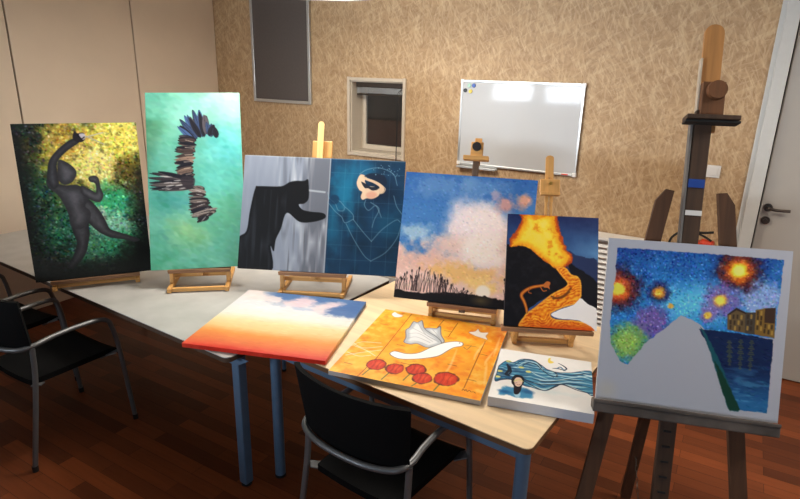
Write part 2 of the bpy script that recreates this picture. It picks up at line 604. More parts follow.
tube(hb, smooth_path([(hx, dy - 0.01, hz), (hx, dy - 0.045, hz), (hx + 0.012, dy - 0.056, hz), (hx + 0.05, dy - 0.058, hz - 0.004), (hx + 0.12, dy - 0.056, hz - 0.001)], 6), 0.0095, 12)
obj('handle', hb, M['bronze'], dr, smooth=True)
hb = bmesh.new()
cyl(hb, (hx, dy, hz - 0.085), (hx, dy - 0.012, hz - 0.085), 0.026, seg=28)
cyl(hb, (hx, dy - 0.010, hz - 0.085), (hx, dy - 0.024, hz - 0.085), 0.012, seg=20)
obj('lock_rosette', hb, M['bronze'], dr, smooth=True)

# ---------------------------------------------------------------- paint: colour fields on a fine grid


def lay_noise(h, w, cell, rng):
    gy, gx = int(h / cell) + 3, int(w / cell) + 3
    g = rng.random((gy, gx))
    y = np.arange(h) / cell
    x = np.arange(w) / cell
    yi, xi = y.astype(int), x.astype(int)
    fy, fx = y - yi, x - xi
    fy = fy * fy * (3 - 2 * fy)
    fx = fx * fx * (3 - 2 * fx)
    a = g[yi][:, xi] * (1 - fx) + g[yi][:, xi + 1] * fx
    b = g[yi + 1][:, xi] * (1 - fx) + g[yi + 1][:, xi + 1] * fx
    return a * (1 - fy)[:, None] + b * fy[:, None]


class Paint:
    def __init__(s, w, h, base, seed=1, n=250):
        k = n / max(w, h)
        s.nx, s.ny = int(w * k), int(h * k)
        s.k = k
        s.rng = np.random.default_rng(seed)
        s.x, s.y = np.meshgrid((np.arange(s.nx) + 0.5) / s.nx, (np.arange(s.ny) + 0.5) / s.ny)
        s.px, s.py = s.x * s.nx, s.y * s.ny
        s.img = np.ones((s.ny, s.nx, 3)) * np.array(base, float)

    def fbm(s, cell, octv=4):
        r, a, t = 0, 1.0, 0
        for i in range(octv):
            if cell < 1:
                break
            r = r + a * lay_noise(s.ny, s.nx, cell, s.rng)
            t += a
            a *= 0.55
            cell /= 2
        return r / t

    def streak(s, cx, cy):
        """Noise stretched by separate cell sizes."""
        g = s.rng.random((int(s.ny / cy) + 3, int(s.nx / cx) + 3))
        y, x = np.arange(s.ny) / cy, np.arange(s.nx) / cx
        yi, xi = y.astype(int), x.astype(int)
        fy, fx = (y - yi)[:, None], x - xi
        a = g[yi][:, xi] * (1 - fx) + g[yi][:, xi + 1] * fx
        b = g[yi + 1][:, xi] * (1 - fx) + g[yi + 1][:, xi + 1] * fx
        return a * (1 - fy) + b * fy

    def mix(s, col, a):
        a = np.clip(a, 0, 1)[..., None]
        s.img = s.img * (1 - a) + np.asarray(col, float) * a

    def blob(s, c, r, col, a=1.0, soft=1.0, rough=0.0, cell=14, ry=None):
        """Soft round patch; r in shares of the width."""
        d = np.hypot((s.px - c[0] * s.nx) / (r * s.nx), (s.py - c[1] * s.ny) / ((ry or r) * s.nx))
        if rough:
            d = d + rough * (s.fbm(cell) - 0.5) * 2
        m = np.clip((1 - d) / soft, 0, 1)
        s.mix(col, a * m * m * (3 - 2 * m))

    def curve(s, pts, n=6, close=False):
        P = np.array([(p[0] * s.nx, p[1] * s.ny) for p in pts])
        if close:
            Q = np.vstack([P[-1], P, P[0], P[1]])
        else:
            Q = np.vstack([2 * P[0] - P[1], P, 2 * P[-1] - P[-2]])
        out = []
        for i in range(1, len(Q) - 2):
            a, b, c, d = Q[i - 1], Q[i], Q[i + 1], Q[i + 2]
            for t in np.arange(n) / n:
                out.append(0.5 * (2 * b + (c - a) * t + (2 * a - 5 * b + 4 * c - d) * t * t + (3 * b - a - 3 * c + d) * t ** 3))
        if not close:
            out.append(Q[-2])
        return np.array(out)

    def dist(s, C, close=False):
        lo, hi = C.min(0) - 30, C.max(0) + 30
        x0, y0 = np.maximum(lo, 0).astype(int)
        x1, y1 = min(s.nx, int(hi[0])), min(s.ny, int(hi[1]))
        d = np.full((s.ny, s.nx), 99.0)
        u = np.zeros((s.ny, s.nx))
        if x1 <= x0 or y1 <= y0:
            return d, u
        X, Y = s.px[y0:y1, x0:x1], s.py[y0:y1, x0:x1]
        dd = np.full(X.shape, 99.0)
        uu = np.zeros(X.shape)
        A = C
        B = np.roll(C, -1, 0)
        m = len(C) if close else len(C) - 1
        for i in range(m):
            e = B[i] - A[i]
            L = e @ e + 1e-9
            t = np.clip(((X - A[i][0]) * e[0] + (Y - A[i][1]) * e[1]) / L, 0, 1)
            q = np.hypot(X - A[i][0] - t * e[0], Y - A[i][1] - t * e[1])
            b = q < dd
            dd[b] = q[b]
            uu[b] = (i + t[b]) / m
        d[y0:y1, x0:x1] = dd
        u[y0:y1, x0:x1] = uu
        return d, u

    def sdf(s, pts, smooth=True, wob=0.0):
        C = s.curve(pts, 5, True) if smooth else np.array([(p[0] * s.nx, p[1] * s.ny) for p in pts])
        d, _ = s.dist(C, True)
        ins = np.zeros((s.ny, s.nx), bool)
        for i in range(len(C)):
            (ax, ay), (bx_, by) = C[i], C[(i + 1) % len(C)]
            if ay == by:
                continue
            c = (s.py >= min(ay, by)) & (s.py < max(ay, by)) & (s.px < ax + (s.py - ay) * (bx_ - ax) / (by - ay))
            ins ^= c
        r = np.where(ins, d, -d)
        if wob:
            r = r + wob * (s.fbm(7, 3) - 0.5) * 2
        return r

    def fill(s, pts, col, a=1.0, soft=1.0, smooth=True, wob=0.0):
        r = s.sdf(pts, smooth, wob)
        s.mix(col, a * np.clip(r / soft + 0.5, 0, 1))
        return r

    def line(s, pts, w, col, a=1.0, taper=0.0, smooth=True, soft=1.0):
        """Brush line; w in grid cells."""
        C = s.curve(pts, 6) if smooth and len(pts) > 2 else np.array([(p[0] * s.nx, p[1] * s.ny) for p in pts])
        d, u = s.dist(C)
        ww = w * (1 - taper * np.abs(2 * u - 1) ** 1.5)
        s.mix(col, a * np.clip((ww / 2 - d) / soft + 0.5, 0, 1))

    def feather(s, a, b, w, col, a_=1.0):
        """Pointed leaf from root a to tip b, widest two thirds out."""
        A = np.array([a[0] * s.nx, a[1] * s.ny])
        B = np.array([b[0] * s.nx, b[1] * s.ny])
        e = B - A
        L = np.hypot(*e) + 1e-6
        e /= L
        t = ((s.px - A[0]) * e[0] + (s.py - A[1]) * e[1]) / L
        o = np.abs((s.px - A[0]) * -e[1] + (s.py - A[1]) * e[0])
        tt = np.clip(t, 0, 1)
        ww = w / 2 * np.sin(PI * np.clip(tt, 0, 1) ** 0.8) ** 0.6
        m = np.clip(ww - o + 0.5, 0, 1) * ((t > 0) & (t < 1))
        s.mix(col, a_ * m)
        s.mix(np.array(col) * 0.5, 0.5 * m * (o < 0.6))

    def plume(s, a, b, w, cols, rnd, k=3):
        """Three narrow feathers fanned about one line."""
        for i in range(k):
            j = lambda q: rnd.uniform(-q, q)
            s.feather((a[0] + j(0.02), a[1] + j(0.006)), (b[0] + j(0.022), b[1] + j(0.008)), w * rnd.uniform(0.65, 1.0), cols[rnd.randrange(len(cols))])

    def dabs(s, n, ln, wd, jit=18, ang=None, mask=None, field=None):
        """Short touches of the brush, each one tone, taken from the colours below."""
        src = s.img.copy() if field is None else field
        for i in range(n):
            cx, cy = s.rng.random() * s.nx, s.rng.random() * s.ny
            ix, iy = int(cx), int(cy)
            if mask is not None and not mask[iy, ix]:
                continue
            c = src[iy, ix] + s.rng.normal(0, jit) + s.rng.normal(0, jit * 0.5, 3)
            th = s.rng.random() * PI if ang is None else ang + s.rng.normal(0, 0.3)
            r = int(ln) + 2
            x0, x1, y0, y1 = max(0, ix - r), min(s.nx, ix + r + 1), max(0, iy - r), min(s.ny, iy + r + 1)
            X, Y = s.px[y0:y1, x0:x1] - cx, s.py[y0:y1, x0:x1] - cy
            p, q = X * math.cos(th) + Y * math.sin(th), -X * math.sin(th) + Y * math.cos(th)
            m = np.clip(1.6 - 1.6 * np.hypot(p / ln, q / wd), 0, 1)[..., None] * 0.85
            if mask is not None:
                m = m * mask[y0:y1, x0:x1, None]
            s.img[y0:y1, x0:x1] = s.img[y0:y1, x0:x1] * (1 - m) + c * m

    def grain(s, amt, cell=3, octv=2):
        s.img = s.img * (1 + amt * (s.fbm(cell, octv) - 0.5) * 2)[..., None]


def canvas(name, P, w, h, mtx, mat, side=None, thick=0.02, edge_from_paint=False):
    """Stretched canvas: painted sheet folded round the edges, pine stretcher bars behind. Origin at the bottom middle of the front."""
    root = empty(name, mtx)
    nx, ny = P.nx, P.ny
    img = np.clip(P.img, 0, 255) / 255
    img = np.where(img <= 0.04045, img / 12.92, ((img + 0.055) / 1.055) ** 2.4)
    gx = np.linspace(-w / 2, w / 2, nx)
    gz = np.linspace(h, 0, ny)
    X, Z = np.meshgrid(gx, gz)
    V = np.stack([X.ravel(), np.zeros(nx * ny), Z.ravel()], 1)
    C = img.reshape(-1, 3)
    idx = np.arange(nx * ny).reshape(ny, nx)
    F = np.stack([idx[:-1, :-1], idx[1:, :-1], idx[1:, 1:], idx[:-1, 1:]], -1).reshape(-1, 4)
    loop = np.concatenate([idx[0, :-1], idx[:-1, -1], idx[-1, :0:-1], idx[:0:-1, 0]])
    n = len(loop)
    ringc = C[loop] if edge_from_paint else np.tile(np.array(lin(side)), (n, 1))
    r1 = V[loop].copy()
    r2 = V[loop].copy()
    r2[:, 1] = thick
    base = len(V)
    V = np.vstack([V, r1, r2])
    C = np.vstack([C, ringc, ringc])
    i = np.arange(n)
    F2 = np.stack([base + i, base + (i + 1) % n, base + n + (i + 1) % n, base + n + i], 1)
    F = np.vstack([F, F2])
    me = bpy.data.meshes.new('painted_canvas')
    me.from_pydata(V.tolist(), [], F.tolist())
    at = me.color_attributes.new('paint', 'FLOAT_COLOR', 'POINT')
    at.data.foreach_set('color', np.hstack([C, np.ones((len(C), 1))]).astype(np.float32).ravel())
    me.materials.append(mat)
    me.update()
    o = bpy.data.objects.new('painted_canvas', me)
    COL.objects.link(o)
    o.parent = root
    bm = bmesh.new()
    t = 0.036
    y = thick * 0.5 + 0.001
    d = thick - 0.004
    e = 0.0015
    box(bm, (0, y, t / 2 + e), (w - 2 * e, d, t))
    box(bm, (0, y, h - t / 2 - e), (w - 2 * e, d, t))
    for sx in (-1, 1):
        box(bm, (sx * (w / 2 - t / 2 - e), y, h / 2), (t, d, h - 2 * t - 2 * e))
    obj('stretcher_frame', bm, M['bars'], root)
    return root


def frame(x, y, z, yaw, tilt, roll=0.0):
    """Matrix of a canvas leaning back: local x along its width, y behind it, z up its face."""
    ux = Vector((math.cos(yaw), math.sin(yaw), 0))
    bk = Vector((-math.sin(yaw), math.cos(yaw), 0))
    up = Vector((0, 0, 1)) * math.cos(tilt) + bk * math.sin(tilt)
    U = ux * math.cos(roll) + up * math.sin(roll)
    V = -ux * math.sin(roll) + up * math.cos(roll)
    Bk = V.cross(U)
    mt = Matrix((U, Bk, V)).transposed().to_4x4()
    mt.translation = (x, y, z)
    return mt


def flat(cx, cy, ztop, ang, w, h):
    """Matrix of a canvas lying face up: local z points away from the room's front, y down."""
    U = Vector((math.cos(ang), math.sin(ang), 0))
    V = Vector((-math.sin(ang), math.cos(ang), 0))
    mt = Matrix((U, Vector((0, 0, -1)), V)).transposed().to_4x4()
    mt.translation = Vector((cx, cy, ztop)) - V * (h / 2)
    return mt


# ---------------------------------------------------------------- painting 1: grey dancing figure with scissors
def paint_dancer():
    p = Paint(0.588, 0.848, (26, 34, 28), 11, 270)
    n1, n2 = p.fbm(30, 4), p.fbm(9, 3)
    def spread(c, r, col, a, ry=None, gam=1.0):
        d = np.hypot((p.px - c[0] * p.nx) / (r * p.nx), (p.py - c[1] * p.ny) / ((ry or r) * p.nx))
        m = np.clip(1.15 - d + 0.9 * (n1 - 0.5) + 0.7 * (n2 - 0.5), 0, 1)
        p.mix(col, a * np.clip(m * 1.7, 0, 1) ** gam)
    spread((0.55, 0.62), 0.5, (34, 92, 66), 0.95)
    spread((0.62, 0.25), 0.55, (120, 112, 44), 0.9)
    spread((0.12, 0.4), 0.22, (30, 74, 52), 0.7)
    spread((0.62, 0.16), 0.40, (206, 190, 78), 0.95)
    spread((0.85, 0.05), 0.28, (222, 208, 96), 0.9)
    spread((0.62, 0.28), 0.24, (228, 214, 128), 0.85)
    spread((0.42, 0.10), 0.20, (178, 144, 62), 0.7)
    spread((0.86, 0.30), 0.13, (70, 60, 22), 0.75)
    spread((0.72, 0.50), 0.22, (52, 160, 110), 0.9)
    spread((0.70, 0.68), 0.22, (150, 206, 176), 0.8, 0.16)
    spread((0.50, 0.78), 0.22, (70, 128, 98), 0.7)
    spread((0.78, 0.80), 0.22, (46, 140, 96), 0.7)
    spread((0.58, 0.60), 0.08, (170, 170, 160), 0.6)
    p.dabs(5200, 3.2, 2.0, 30)
    p.mix((24, 30, 24), np.clip((p.fbm(6, 3) - 0.58) * 5, 0, 1) * 0.4)
    p.img = np.clip(p.img * 1.12, 0, 255)
    # dark borders laid over
    e = np.minimum.reduce([p.x * (1.2 + 2.2 * np.clip(0.35 - p.y, 0, 1)), (1 - p.x) * 1.0 + np.clip(0.42 - p.y, 0, 1) * 0.9, (1 - p.y) * 1.0])
    p.mix((22, 22, 20), np.clip((0.20 - e) / 0.20 + (n1 - 0.5) * 1.3 + (n2 - 0.5), 0, 1) * 0.9)
    p.blob((0.97, 0.94), 0.40, (12, 14, 12), 0.95, 0.7, 0.3)
    p.blob((0.1, 0.98), 0.36, (40, 40, 38), 0.8, 0.8, 0.3)
    body = (74, 73, 78)
    def limb(pts, col=body, lit=(0.6, -0.4), depth=11.0):
        r = p.fill(pts, np.array(col) * 0.62, 1, 1.2)
        k = np.clip(r / depth, 0, 1)
        p.mix(np.array(col) * 1.18, 0.85 * k * k * (3 - 2 * k) * (r > 0))
        return r
    limb([(0.300,0.428),(0.343,0.495),(0.350,0.547),(0.354,0.613),(0.357,0.687),(0.378,0.757),(0.356,0.811),(0.312,0.870),(0.273,0.916),(0.313,0.929),(0.383,0.890),(0.444,0.831),(0.473,0.771),(0.495,0.703),(0.501,0.635),(0.555,0.558),(0.486,0.475)], (64, 63, 67))
    limb([(0.368,0.496),(0.404,0.563),(0.492,0.632),(0.551,0.686),(0.613,0.724),(0.679,0.748),(0.783,0.766),(0.870,0.789),(0.916,0.773),(0.823,0.738),(0.738,0.711),(0.671,0.686),(0.647,0.641),(0.618,0.585),(0.574,0.526),(0.502,0.476)], (70, 69, 73))
    limb([(0.216,0.343),(0.217,0.395),(0.278,0.440),(0.319,0.507),(0.342,0.571),(0.351,0.651),(0.430,0.672),(0.502,0.628),(0.525,0.565),(0.488,0.523),(0.528,0.478),(0.496,0.414),(0.438,0.385),(0.331,0.382)], (84, 83, 88), depth=20)
    limb([(0.215,0.350),(0.231,0.277),(0.253,0.226),(0.293,0.187),(0.379,0.131),(0.456,0.097),(0.496,0.106),(0.509,0.121),(0.415,0.166),(0.327,0.226),(0.305,0.279),(0.303,0.371),(0.256,0.405)], (72, 71, 76))
    limb([(0.327,0.226),(0.391,0.242),(0.442,0.279),(0.456,0.310),(0.438,0.343),(0.406,0.369),(0.350,0.382),(0.306,0.353),(0.306,0.294)], (86, 85, 90), depth=14)
    limb([(0.476,0.393),(0.520,0.407),(0.563,0.427),(0.591,0.438),(0.595,0.385),(0.551,0.368),(0.548,0.340),(0.596,0.332),(0.629,0.352),(0.635,0.411),(0.651,0.462),(0.620,0.502),(0.565,0.497),(0.502,0.465),(0.471,0.439)], (82, 81, 86), depth=8)
    p.fill([(0.462,0.094),(0.474,0.060),(0.491,0.049),(0.504,0.063),(0.553,0.061),(0.564,0.090),(0.540,0.116),(0.494,0.118)], (40, 36, 40))
    p.fill([(0.518,0.069),(0.556,0.066),(0.568,0.087),(0.546,0.104),(0.529,0.092)], (214, 206, 214), 0.9)
    p.line([(0.556,0.090),(0.711,0.062)], 1.8, (206, 198, 176))
    p.line([(0.565,0.081),(0.704,0.133)], 1.8, (190, 180, 160))
    p.line([(0.502,0.075),(0.532,0.098),(0.557,0.087)], 1.6, (20, 18, 24))
    p.mix((30, 32, 30), np.clip((p.y - 0.86) / 0.12, 0, 1) * 0.75)
    p.grain(0.10, 4)
    return p


# ---------------------------------------------------------------- painting 2: wing of dark feathers on turquoise
def paint_wing():
    p = Paint(0.519, 1.011, (104, 186, 158), 5, 290)
    p.blob((0.9, 0.03), 0.75, (158, 196, 186), 0.85, 1, 0.25, 40)  # pale corner: glossy highlight put into the paint colours
    p.blob((0.35, 0.12), 0.40, (140, 214, 190), 0.7, 1, 0.4, 30)
    p.blob((0.12, 0.2), 0.32, (92, 178, 134), 0.7, 1, 0.4, 26)
    p.blob((0.85, 0.32), 0.45, (92, 192, 190), 0.8, 1, 0.3, 40)
    p.blob((0.72, 0.52), 0.4, (98, 200, 184), 0.75, 1, 0.3, 40)
    p.blob((0.12, 0.60), 0.30, (72, 160, 146), 0.7, 1, 0.4, 30)
    p.blob((0.35, 0.64), 0.28, (84, 170, 168), 0.6, 1, 0.4, 22)
    p.blob((0.40, 0.80), 0.34, (140, 196, 130), 0.75, 1, 0.4, 30)
    p.blob((0.85, 0.72), 0.36, (104, 188, 146), 0.8, 1, 0.4, 30)
    p.blob((0.12, 0.95), 0.4, (76, 164, 124), 0.8, 1, 0.4, 30)
    p.blob((0.9, 0.97), 0.35, (110, 184, 148), 0.7, 1, 0.4, 30)
    p.img = p.img * np.array([0.97, 0.95, 0.97]) + ((p.fbm(26, 5) - 0.5) * 44)[..., None]
    p.dabs(1500, 8, 4, 5, 0.5)
    ink, steel, brown, bone = (34, 34, 42), (56, 72, 104), (112, 92, 82), (196, 186, 172)
    rnd = random.Random(3)
    up = [(0.590,0.252),(0.495,0.098),(0.601,0.252),(0.565,0.106),(0.630,0.244),(0.615,0.127),(0.676,0.252),(0.630,0.173),(0.535,0.261),(0.418,0.129),(0.549,0.256),(0.459,0.147),(0.511,0.269),(0.361,0.156),(0.497,0.276),(0.335,0.197),(0.506,0.281),(0.327,0.255),(0.667,0.252),(0.700,0.183),(0.737,0.260),(0.709,0.199)]
    for i in range(0, len(up), 2):
        p.plume(up[i], up[i + 1], 11, ((ink, ink, steel), (steel, (70, 96, 140), ink), (ink, (84, 78, 84)))[i // 2 % 3], rnd)
    st = [(0.501,0.284),(0.310,0.270),(0.504,0.302),(0.310,0.295),(0.498,0.319),(0.304,0.320),(0.493,0.337),(0.307,0.343),(0.491,0.357),(0.296,0.368),(0.485,0.375),(0.299,0.390),(0.475,0.395),(0.293,0.410),(0.469,0.412),(0.297,0.430),(0.467,0.430),(0.300,0.450),(0.471,0.448),(0.313,0.466),(0.474,0.465),(0.325,0.483),(0.478,0.483),(0.338,0.499)]
    for i in range(0, len(st), 2):
        p.plume(st[i], st[i + 1], 8, (ink, ink, brown, (70, 58, 56), (146, 120, 104)), rnd)
        if i % 4 == 0:
            p.line([(st[i][0] - 0.02, st[i][1]), ((st[i][0] + st[i + 1][0]) / 2, (st[i][1] + st[i + 1][1]) / 2 - 0.004)], 1.1, (208, 190, 172), 0.7)
    tail = [(0.467,0.503),(0.031,0.462),(0.467,0.508),(0.025,0.486),(0.466,0.515),(0.023,0.509),(0.466,0.525),(0.026,0.531),(0.465,0.535),(0.039,0.546),(0.464,0.543),(0.120,0.550),(0.458,0.500),(0.103,0.455)]
    for i in range(0, len(tail), 2):
        p.plume(tail[i], tail[i + 1], 8, (ink, ink, (60, 54, 58), (100, 92, 90)), rnd)
    for k in range(12):
        i = 2 * rnd.randrange(6)
        a, b = tail[i], tail[i + 1]
        q = rnd.uniform(0.15, 0.7)
        p.line([(a[0] + (b[0] - a[0]) * q, a[1] + (b[1] - a[1]) * q), (a[0] + (b[0] - a[0]) * (q + 0.18), a[1] + (b[1] - a[1]) * (q + 0.18) + 0.004)], rnd.uniform(1.0, 1.8), (214, 208, 204), 0.8, 0.5)
    lw = [(0.577,0.550),(0.461,0.540),(0.585,0.569),(0.431,0.561),(0.603,0.590),(0.424,0.582),(0.622,0.609),(0.418,0.603),(0.630,0.625),(0.417,0.626),(0.629,0.638),(0.420,0.650),(0.638,0.654),(0.419,0.665),(0.671,0.662),(0.422,0.681),(0.710,0.671),(0.436,0.694),(0.699,0.681),(0.459,0.708),(0.654,0.696),(0.487,0.721),(0.609,0.711),(0.501,0.735)]
    for i in range(0, len(lw), 2):
        p.plume(lw[i], lw[i + 1], 8, (ink, ink, (120, 108, 102), (54, 46, 48), (150, 138, 130)), rnd)
        p.line([((lw[i][0] * 0.8 + lw[i + 1][0] * 0.2), lw[i][1]), ((lw[i][0] * 0.4 + lw[i + 1][0] * 0.6), lw[i + 1][1])], 1.1, (224, 216, 210) if i % 3 else (20, 18, 22), 0.75, 0.5)
    p.fill([(0.344,0.486),(0.482,0.488),(0.464,0.546),(0.372,0.539)], (52, 46, 52), 0.8)
    return p


# ---------------------------------------------------------------- painting 3: dark figure and unfinished portrait
def paint_pair():
    p = Paint(0.93, 0.656, (136, 144, 158), 8, 290)
    st = p.streak(3.0, 46)
    st2 = p.streak(5, 30)
    g = np.clip(1 - np.abs(p.x - 0.32) / 0.14, 0, 1)
    p.mix((104, 108, 118), np.clip((p.x - 0.36) / 0.05, 0, 1))
    p.mix((168, 174, 186), np.clip(0.5 - p.x, 0, 1) * np.clip(0.7 - p.y, 0, 1) * 1.6 * st2)
    p.mix((222, 224, 226), g * np.clip(st * 2.2 - 1.0, 0, 1) * np.clip(1.0 - p.y * 1.2, 0, 1))
    p.mix((48, 50, 56), g * np.clip(0.55 - st * 1.5, 0, 1) * 1.4 * np.clip(0.9 - p.y, 0, 1))
    low = np.clip((p.y - 0.5) / 0.1, 0, 1) * np.clip((p.x - 0.22) / 0.05, 0, 1)
    p.mix((190, 196, 204), low * np.clip(st2 * 1.8 - 0.7, 0, 1) * 0.8)
    p.mix((76, 80, 88), low * np.clip(st * 2.4 - 1.4, 0, 1) * 0.9)
    p.line([(0.403,0.289),(0.513,0.300)], 3.4, (176, 184, 190), 0.8)
    cloak = (13, 14, 17)
    r = p.fill([(-0.007,1.022),(-0.003,0.951),(-0.006,0.742),(0.043,0.670),(0.057,0.487),(0.080,0.295),(0.105,0.274),(0.238,0.267),(0.290,0.228),(0.331,0.213),(0.382,0.210),(0.400,0.195),(0.408,0.217),(0.415,0.355),(0.391,0.404),(0.356,0.417),(0.381,0.461),(0.431,0.476),(0.513,0.485),(0.522,0.526),(0.449,0.562),(0.368,0.566),(0.286,0.493),(0.255,0.636),(0.228,0.730),(0.220,0.832),(0.198,0.792),(0.210,1.012)], cloak, 1, 1.2)
    p.mix((66, 70, 80), 0.55 * np.clip(p.streak(4, 40) * 2 - 1.1, 0, 1) * (r > 4) * (p.y > 0.3) * (p.x < 0.28))
    p.mix((10, 10, 12), 0.8 * np.clip(1 - np.abs(r - 0.5) / 1.5, 0, 1))
    # right part, deep blue ground with faint squaring lines
    rt = np.clip((p.x - 0.538) * p.nx, 0, 1)
    q = Paint(0.93, 0.656, (18, 52, 80), 9, 290)
    q.img = q.img * (0.75 + 0.5 * q.fbm(30, 4))[..., None]
    q.blob((0.64, 0.30), 0.13, (22, 112, 148), 0.9, 1, 0.4, 20, 0.30)
    q.blob((0.74, 0.10), 0.14, (24, 96, 132), 0.8, 1, 0.4, 20, 0.10)
    q.blob((0.58, 0.62), 0.08, (26, 98, 130), 0.7, 1, 0.4, 20, 0.2)
    q.blob((0.9, 0.55), 0.15, (22, 78, 110), 0.8, 1, 0.4, 20)
    q.blob((0.86, 0.28), 0.16, (10, 26, 46), 0.75, 1, 0.4, 20)
    q.blob((0.64, 0.5), 0.07, (12, 34, 58), 0.7, 1, 0.3, 20)
    q.mix((30, 120, 152), 0.5 * np.clip(q.streak(5, 40) * 2 - 1.1, 0, 1) * np.clip(1 - np.abs(q.x - 0.64) / 0.12, 0, 1))
    p.img = p.img * (1 - rt[..., None]) + q.img * rt[..., None]
    chalk = (124, 158, 176)
    for k in range(1, 5):
        p.line([(0.54 + 0.092 * k, 0.02), (0.54 + 0.092 * k, 0.99)], 0.8, chalk, 0.22)
    for k in range(1, 8):
        p.line([(0.545, 0.125 * k), (0.995, 0.125 * k)], 0.8, chalk, 0.20)
    p.line([(0.538, 0.0), (0.538, 1.0)], 1.6, (176, 184, 190), 0.8)
    p.line([(0.004, 0.004), (0.996, 0.004)], 1.6, (200, 206, 208), 0.5)
    # pale part of the face
    p.fill([(0.728,0.133),(0.709,0.183),(0.709,0.227),(0.725,0.267),(0.743,0.284),(0.736,0.325),(0.748,0.351),(0.773,0.336),(0.806,0.339),(0.843,0.310),(0.852,0.264),(0.820,0.235),(0.777,0.228),(0.755,0.189),(0.765,0.149)], (222, 192, 160))
    p.fill([(0.729,0.133),(0.772,0.162),(0.826,0.185),(0.868,0.223),(0.878,0.263),(0.857,0.291),(0.842,0.260),(0.846,0.233),(0.807,0.200),(0.757,0.176)], (214, 184, 152))
    p.fill([(0.770,0.296),(0.807,0.276),(0.835,0.301),(0.812,0.334),(0.776,0.332)], (212, 146, 124), 0.7, 4)
    p.fill([(0.733,0.195),(0.763,0.211),(0.794,0.236),(0.830,0.234),(0.838,0.256),(0.806,0.267),(0.779,0.250),(0.756,0.247)], (22, 30, 44), 0.95)
    p.fill([(0.751,0.145),(0.794,0.116),(0.866,0.130),(0.890,0.177),(0.884,0.218),(0.833,0.189),(0.785,0.161)], (20, 34, 54), 0.9, 2)
    p.line([(0.865,0.223),(0.883,0.249),(0.873,0.281),(0.854,0.291)], 1.6, (204, 176, 150), 0.9)
    for c in ([(0.768,0.350),(0.761,0.396),(0.788,0.440),(0.827,0.397),(0.850,0.437),(0.868,0.495)], [(0.721,0.129),(0.766,0.087),(0.845,0.069),(0.927,0.117),(0.955,0.214)],
              [(0.530,0.300),(0.543,0.349),(0.582,0.396),(0.602,0.450),(0.635,0.453),(0.646,0.425),(0.693,0.481),(0.699,0.522)], [(0.536,0.385),(0.583,0.460),(0.626,0.508),(0.649,0.557),(0.699,0.522)],
              [(0.656,0.566),(0.709,0.697),(0.776,0.830),(0.819,0.875)], [(0.699,0.527),(0.763,0.630),(0.816,0.706)],
              [(0.819,0.875),(0.906,0.795),(0.969,0.670),(0.992,0.553)], [(0.816,0.706),(0.877,0.601),(0.958,0.513),(0.986,0.530)],
              [(0.593,0.360),(0.617,0.381),(0.642,0.420)], [(0.937,0.305),(0.958,0.394),(0.993,0.461)], [(0.799,0.371),(0.852,0.423),(0.827,0.516),(0.816,0.585)]):
        p.line(c, 1.3, chalk, 0.62)
    p.blob((0.575, 0.36), 0.035, (12, 44, 74), 0.7, 0.3)
    for k in range(26):
        p.blob((0.80 + 0.18 * p.rng.random(), 0.04 + 0.1 * p.rng.random()), 0.004, (150, 190, 206), 0.7, 0.8)
    return p


